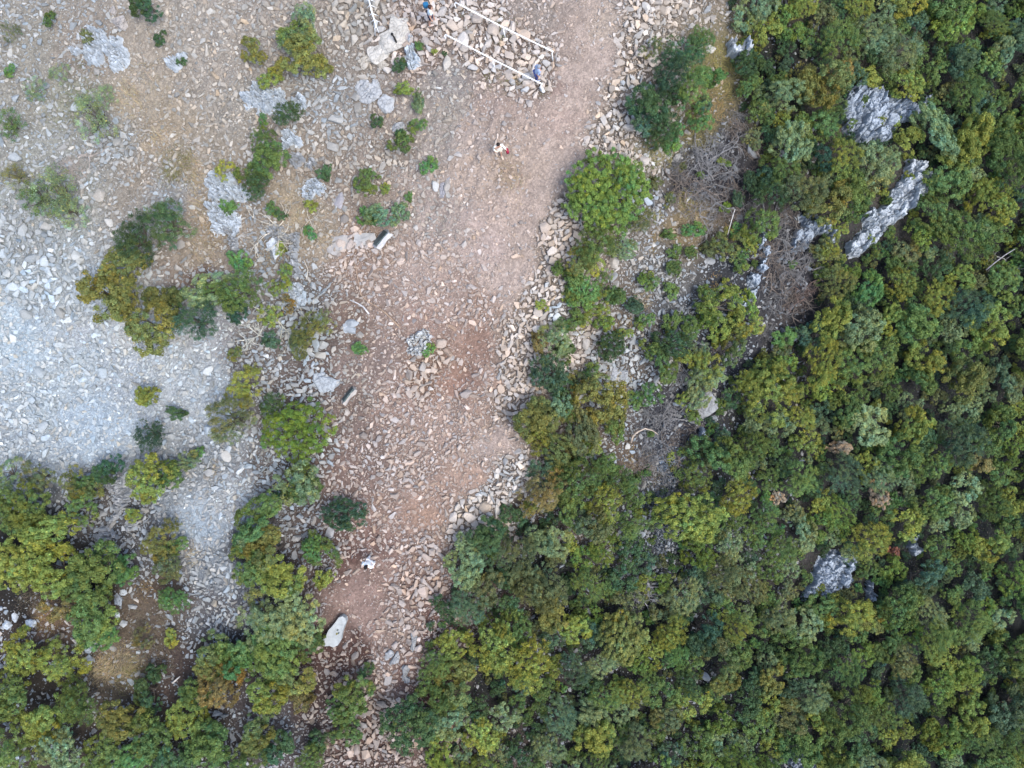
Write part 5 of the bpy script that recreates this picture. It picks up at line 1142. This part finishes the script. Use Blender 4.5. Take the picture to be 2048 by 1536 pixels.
    for s, sg in (('L', 1), ('R', -1)):
        V, T = ico(2); c_ = J['hd1'][0]; obj("eye", new_mesh("eye", V * .011 * S + np.array([c_.x + .086 * S, c_.y + sg * .032 * S, c_.z + .0]), T, M_IRON, True), parent=root)
    V, T = ico(2); c_ = J['hd0'][0]; obj("mouth", new_mesh("mouth", V * np.array([.008, .024, .006]) * S + np.array([c_.x + .078 * S, c_.y, c_.z + .005]), T, m_plain("lips", (.35, .12, .10), .5), True), parent=root)
    return root, J, S
def lump(root, name, c, r3, color, mat=M_CLOTH, nz=.08, top=False, label=None, cat=None, boxy=False):
    V, T = ico(4)
    if boxy: V = np.sign(V) * np.abs(V) ** .45; V /= np.abs(V).max(0)
    P = V * np.array(r3) * (1 + nz * fbm(V * 3, 3, 5))[:, None]
    if top:
        M = root.matrix_world if False else (Matrix.Translation(root.location) @ Matrix.Rotation(root.rotation_euler.z, 4, 'Z')); w = M @ Vector(c)
        return obj(name, new_mesh(name, P, T, mat, True), loc=w, rot=(0, 0, root.rotation_euler.z), label=label, cat=cat, color=color)
    return obj(name, new_mesh(name, P + np.array(c), T, mat, True), parent=root, color=color)
down = dict(elbL=(-.03, .215, 1.14), handL=(.05, .215, .90), elbR=(-.03, .215, 1.14), handR=(.05, .215, .90))
# walker at the top of the cobbled way: white shirt, navy shorts, blue bag at the shoulder
p1, J1, S1 = person((864, 47), 0, math.radians(12), "person in white shirt and navy shorts above the cobbled way", dict(shirt=(.74, .84, .92), legs=(.02, .025, .06), shoe=(.5, .42, .38), sleeve=.55), dict(down, stride=.16, lean=.07, handL=(.12, .27, .93), handR=(.02, .28, .9)), 1.72, (.05, .025, .02), .08)
lump(p1, "bag", (-.10, .26, 1.36), (.13, .10, .16), (.02, .13, .27), top=True, label="blue shoulder bag carried by the walker in the white shirt", cat="bag", boxy=True)
mb = MB(); t = np.linspace(0, math.pi, 12); mb.tube(np.stack([.07 + .13 * np.cos(t * 1.0), .22 - .30 * t / math.pi, 1.12 + .36 * np.sin(t)], 1), .014, 6)
obj("strap", mb.build("strap", M_CLOTH, True), parent=p1, color=(.02, .10, .18))
# walker on the bare path: cream clothes, dark hair, red bag in the hand
p2, J2, S2 = person((997, 308), 0, math.radians(-70), "person in cream clothes carrying a red bag on the bare path", dict(shirt=(.82, .80, .72), legs=(.74, .66, .54), long=False, shoe=(.55, .45, .35), sleeve=1.0), dict(down, stride=.14, handL=(.20, .34, .98), elbL=(.03, .24, 1.14)), 1.66, (.02, .014, .012), .05)
lump(p2, "bag", (.24, .38, .78), (.12, .07, .15), (.28, .02, .05), top=True, label="small red bag held by the walker in cream clothes", cat="bag", boxy=True)
# walker in white on the lower path
p3, J3, S3 = person((745, 1117), 0, math.radians(-118), "person dressed all in white with black hair on the lower path", dict(shirt=(.85, .88, .90), legs=(.82, .84, .86), long=True, shoe=(.8, .8, .8), sleeve=.9), dict(down, stride=.06, width=.16, elbL=(-.02, .30, 1.15), handL=(.10, .33, .95), elbR=(.02, .28, 1.15), handR=(.16, .26, .98)), 1.72, (.006, .006, .008), .02)
# person in blue at the lower end of the handrail
p4, J4, S4 = person((1072, 160), 0, math.radians(20), "grey-haired person in light blue standing at the downhill handrail's end", dict(shirt=(.33, .42, .60), legs=(.06, .08, .25), long=True, shoe=(.3, .35, .45), sleeve=.9), dict(down, stride=.05, lean=.10), 1.6, (.25, .28, .33), .04)
finish_labels()
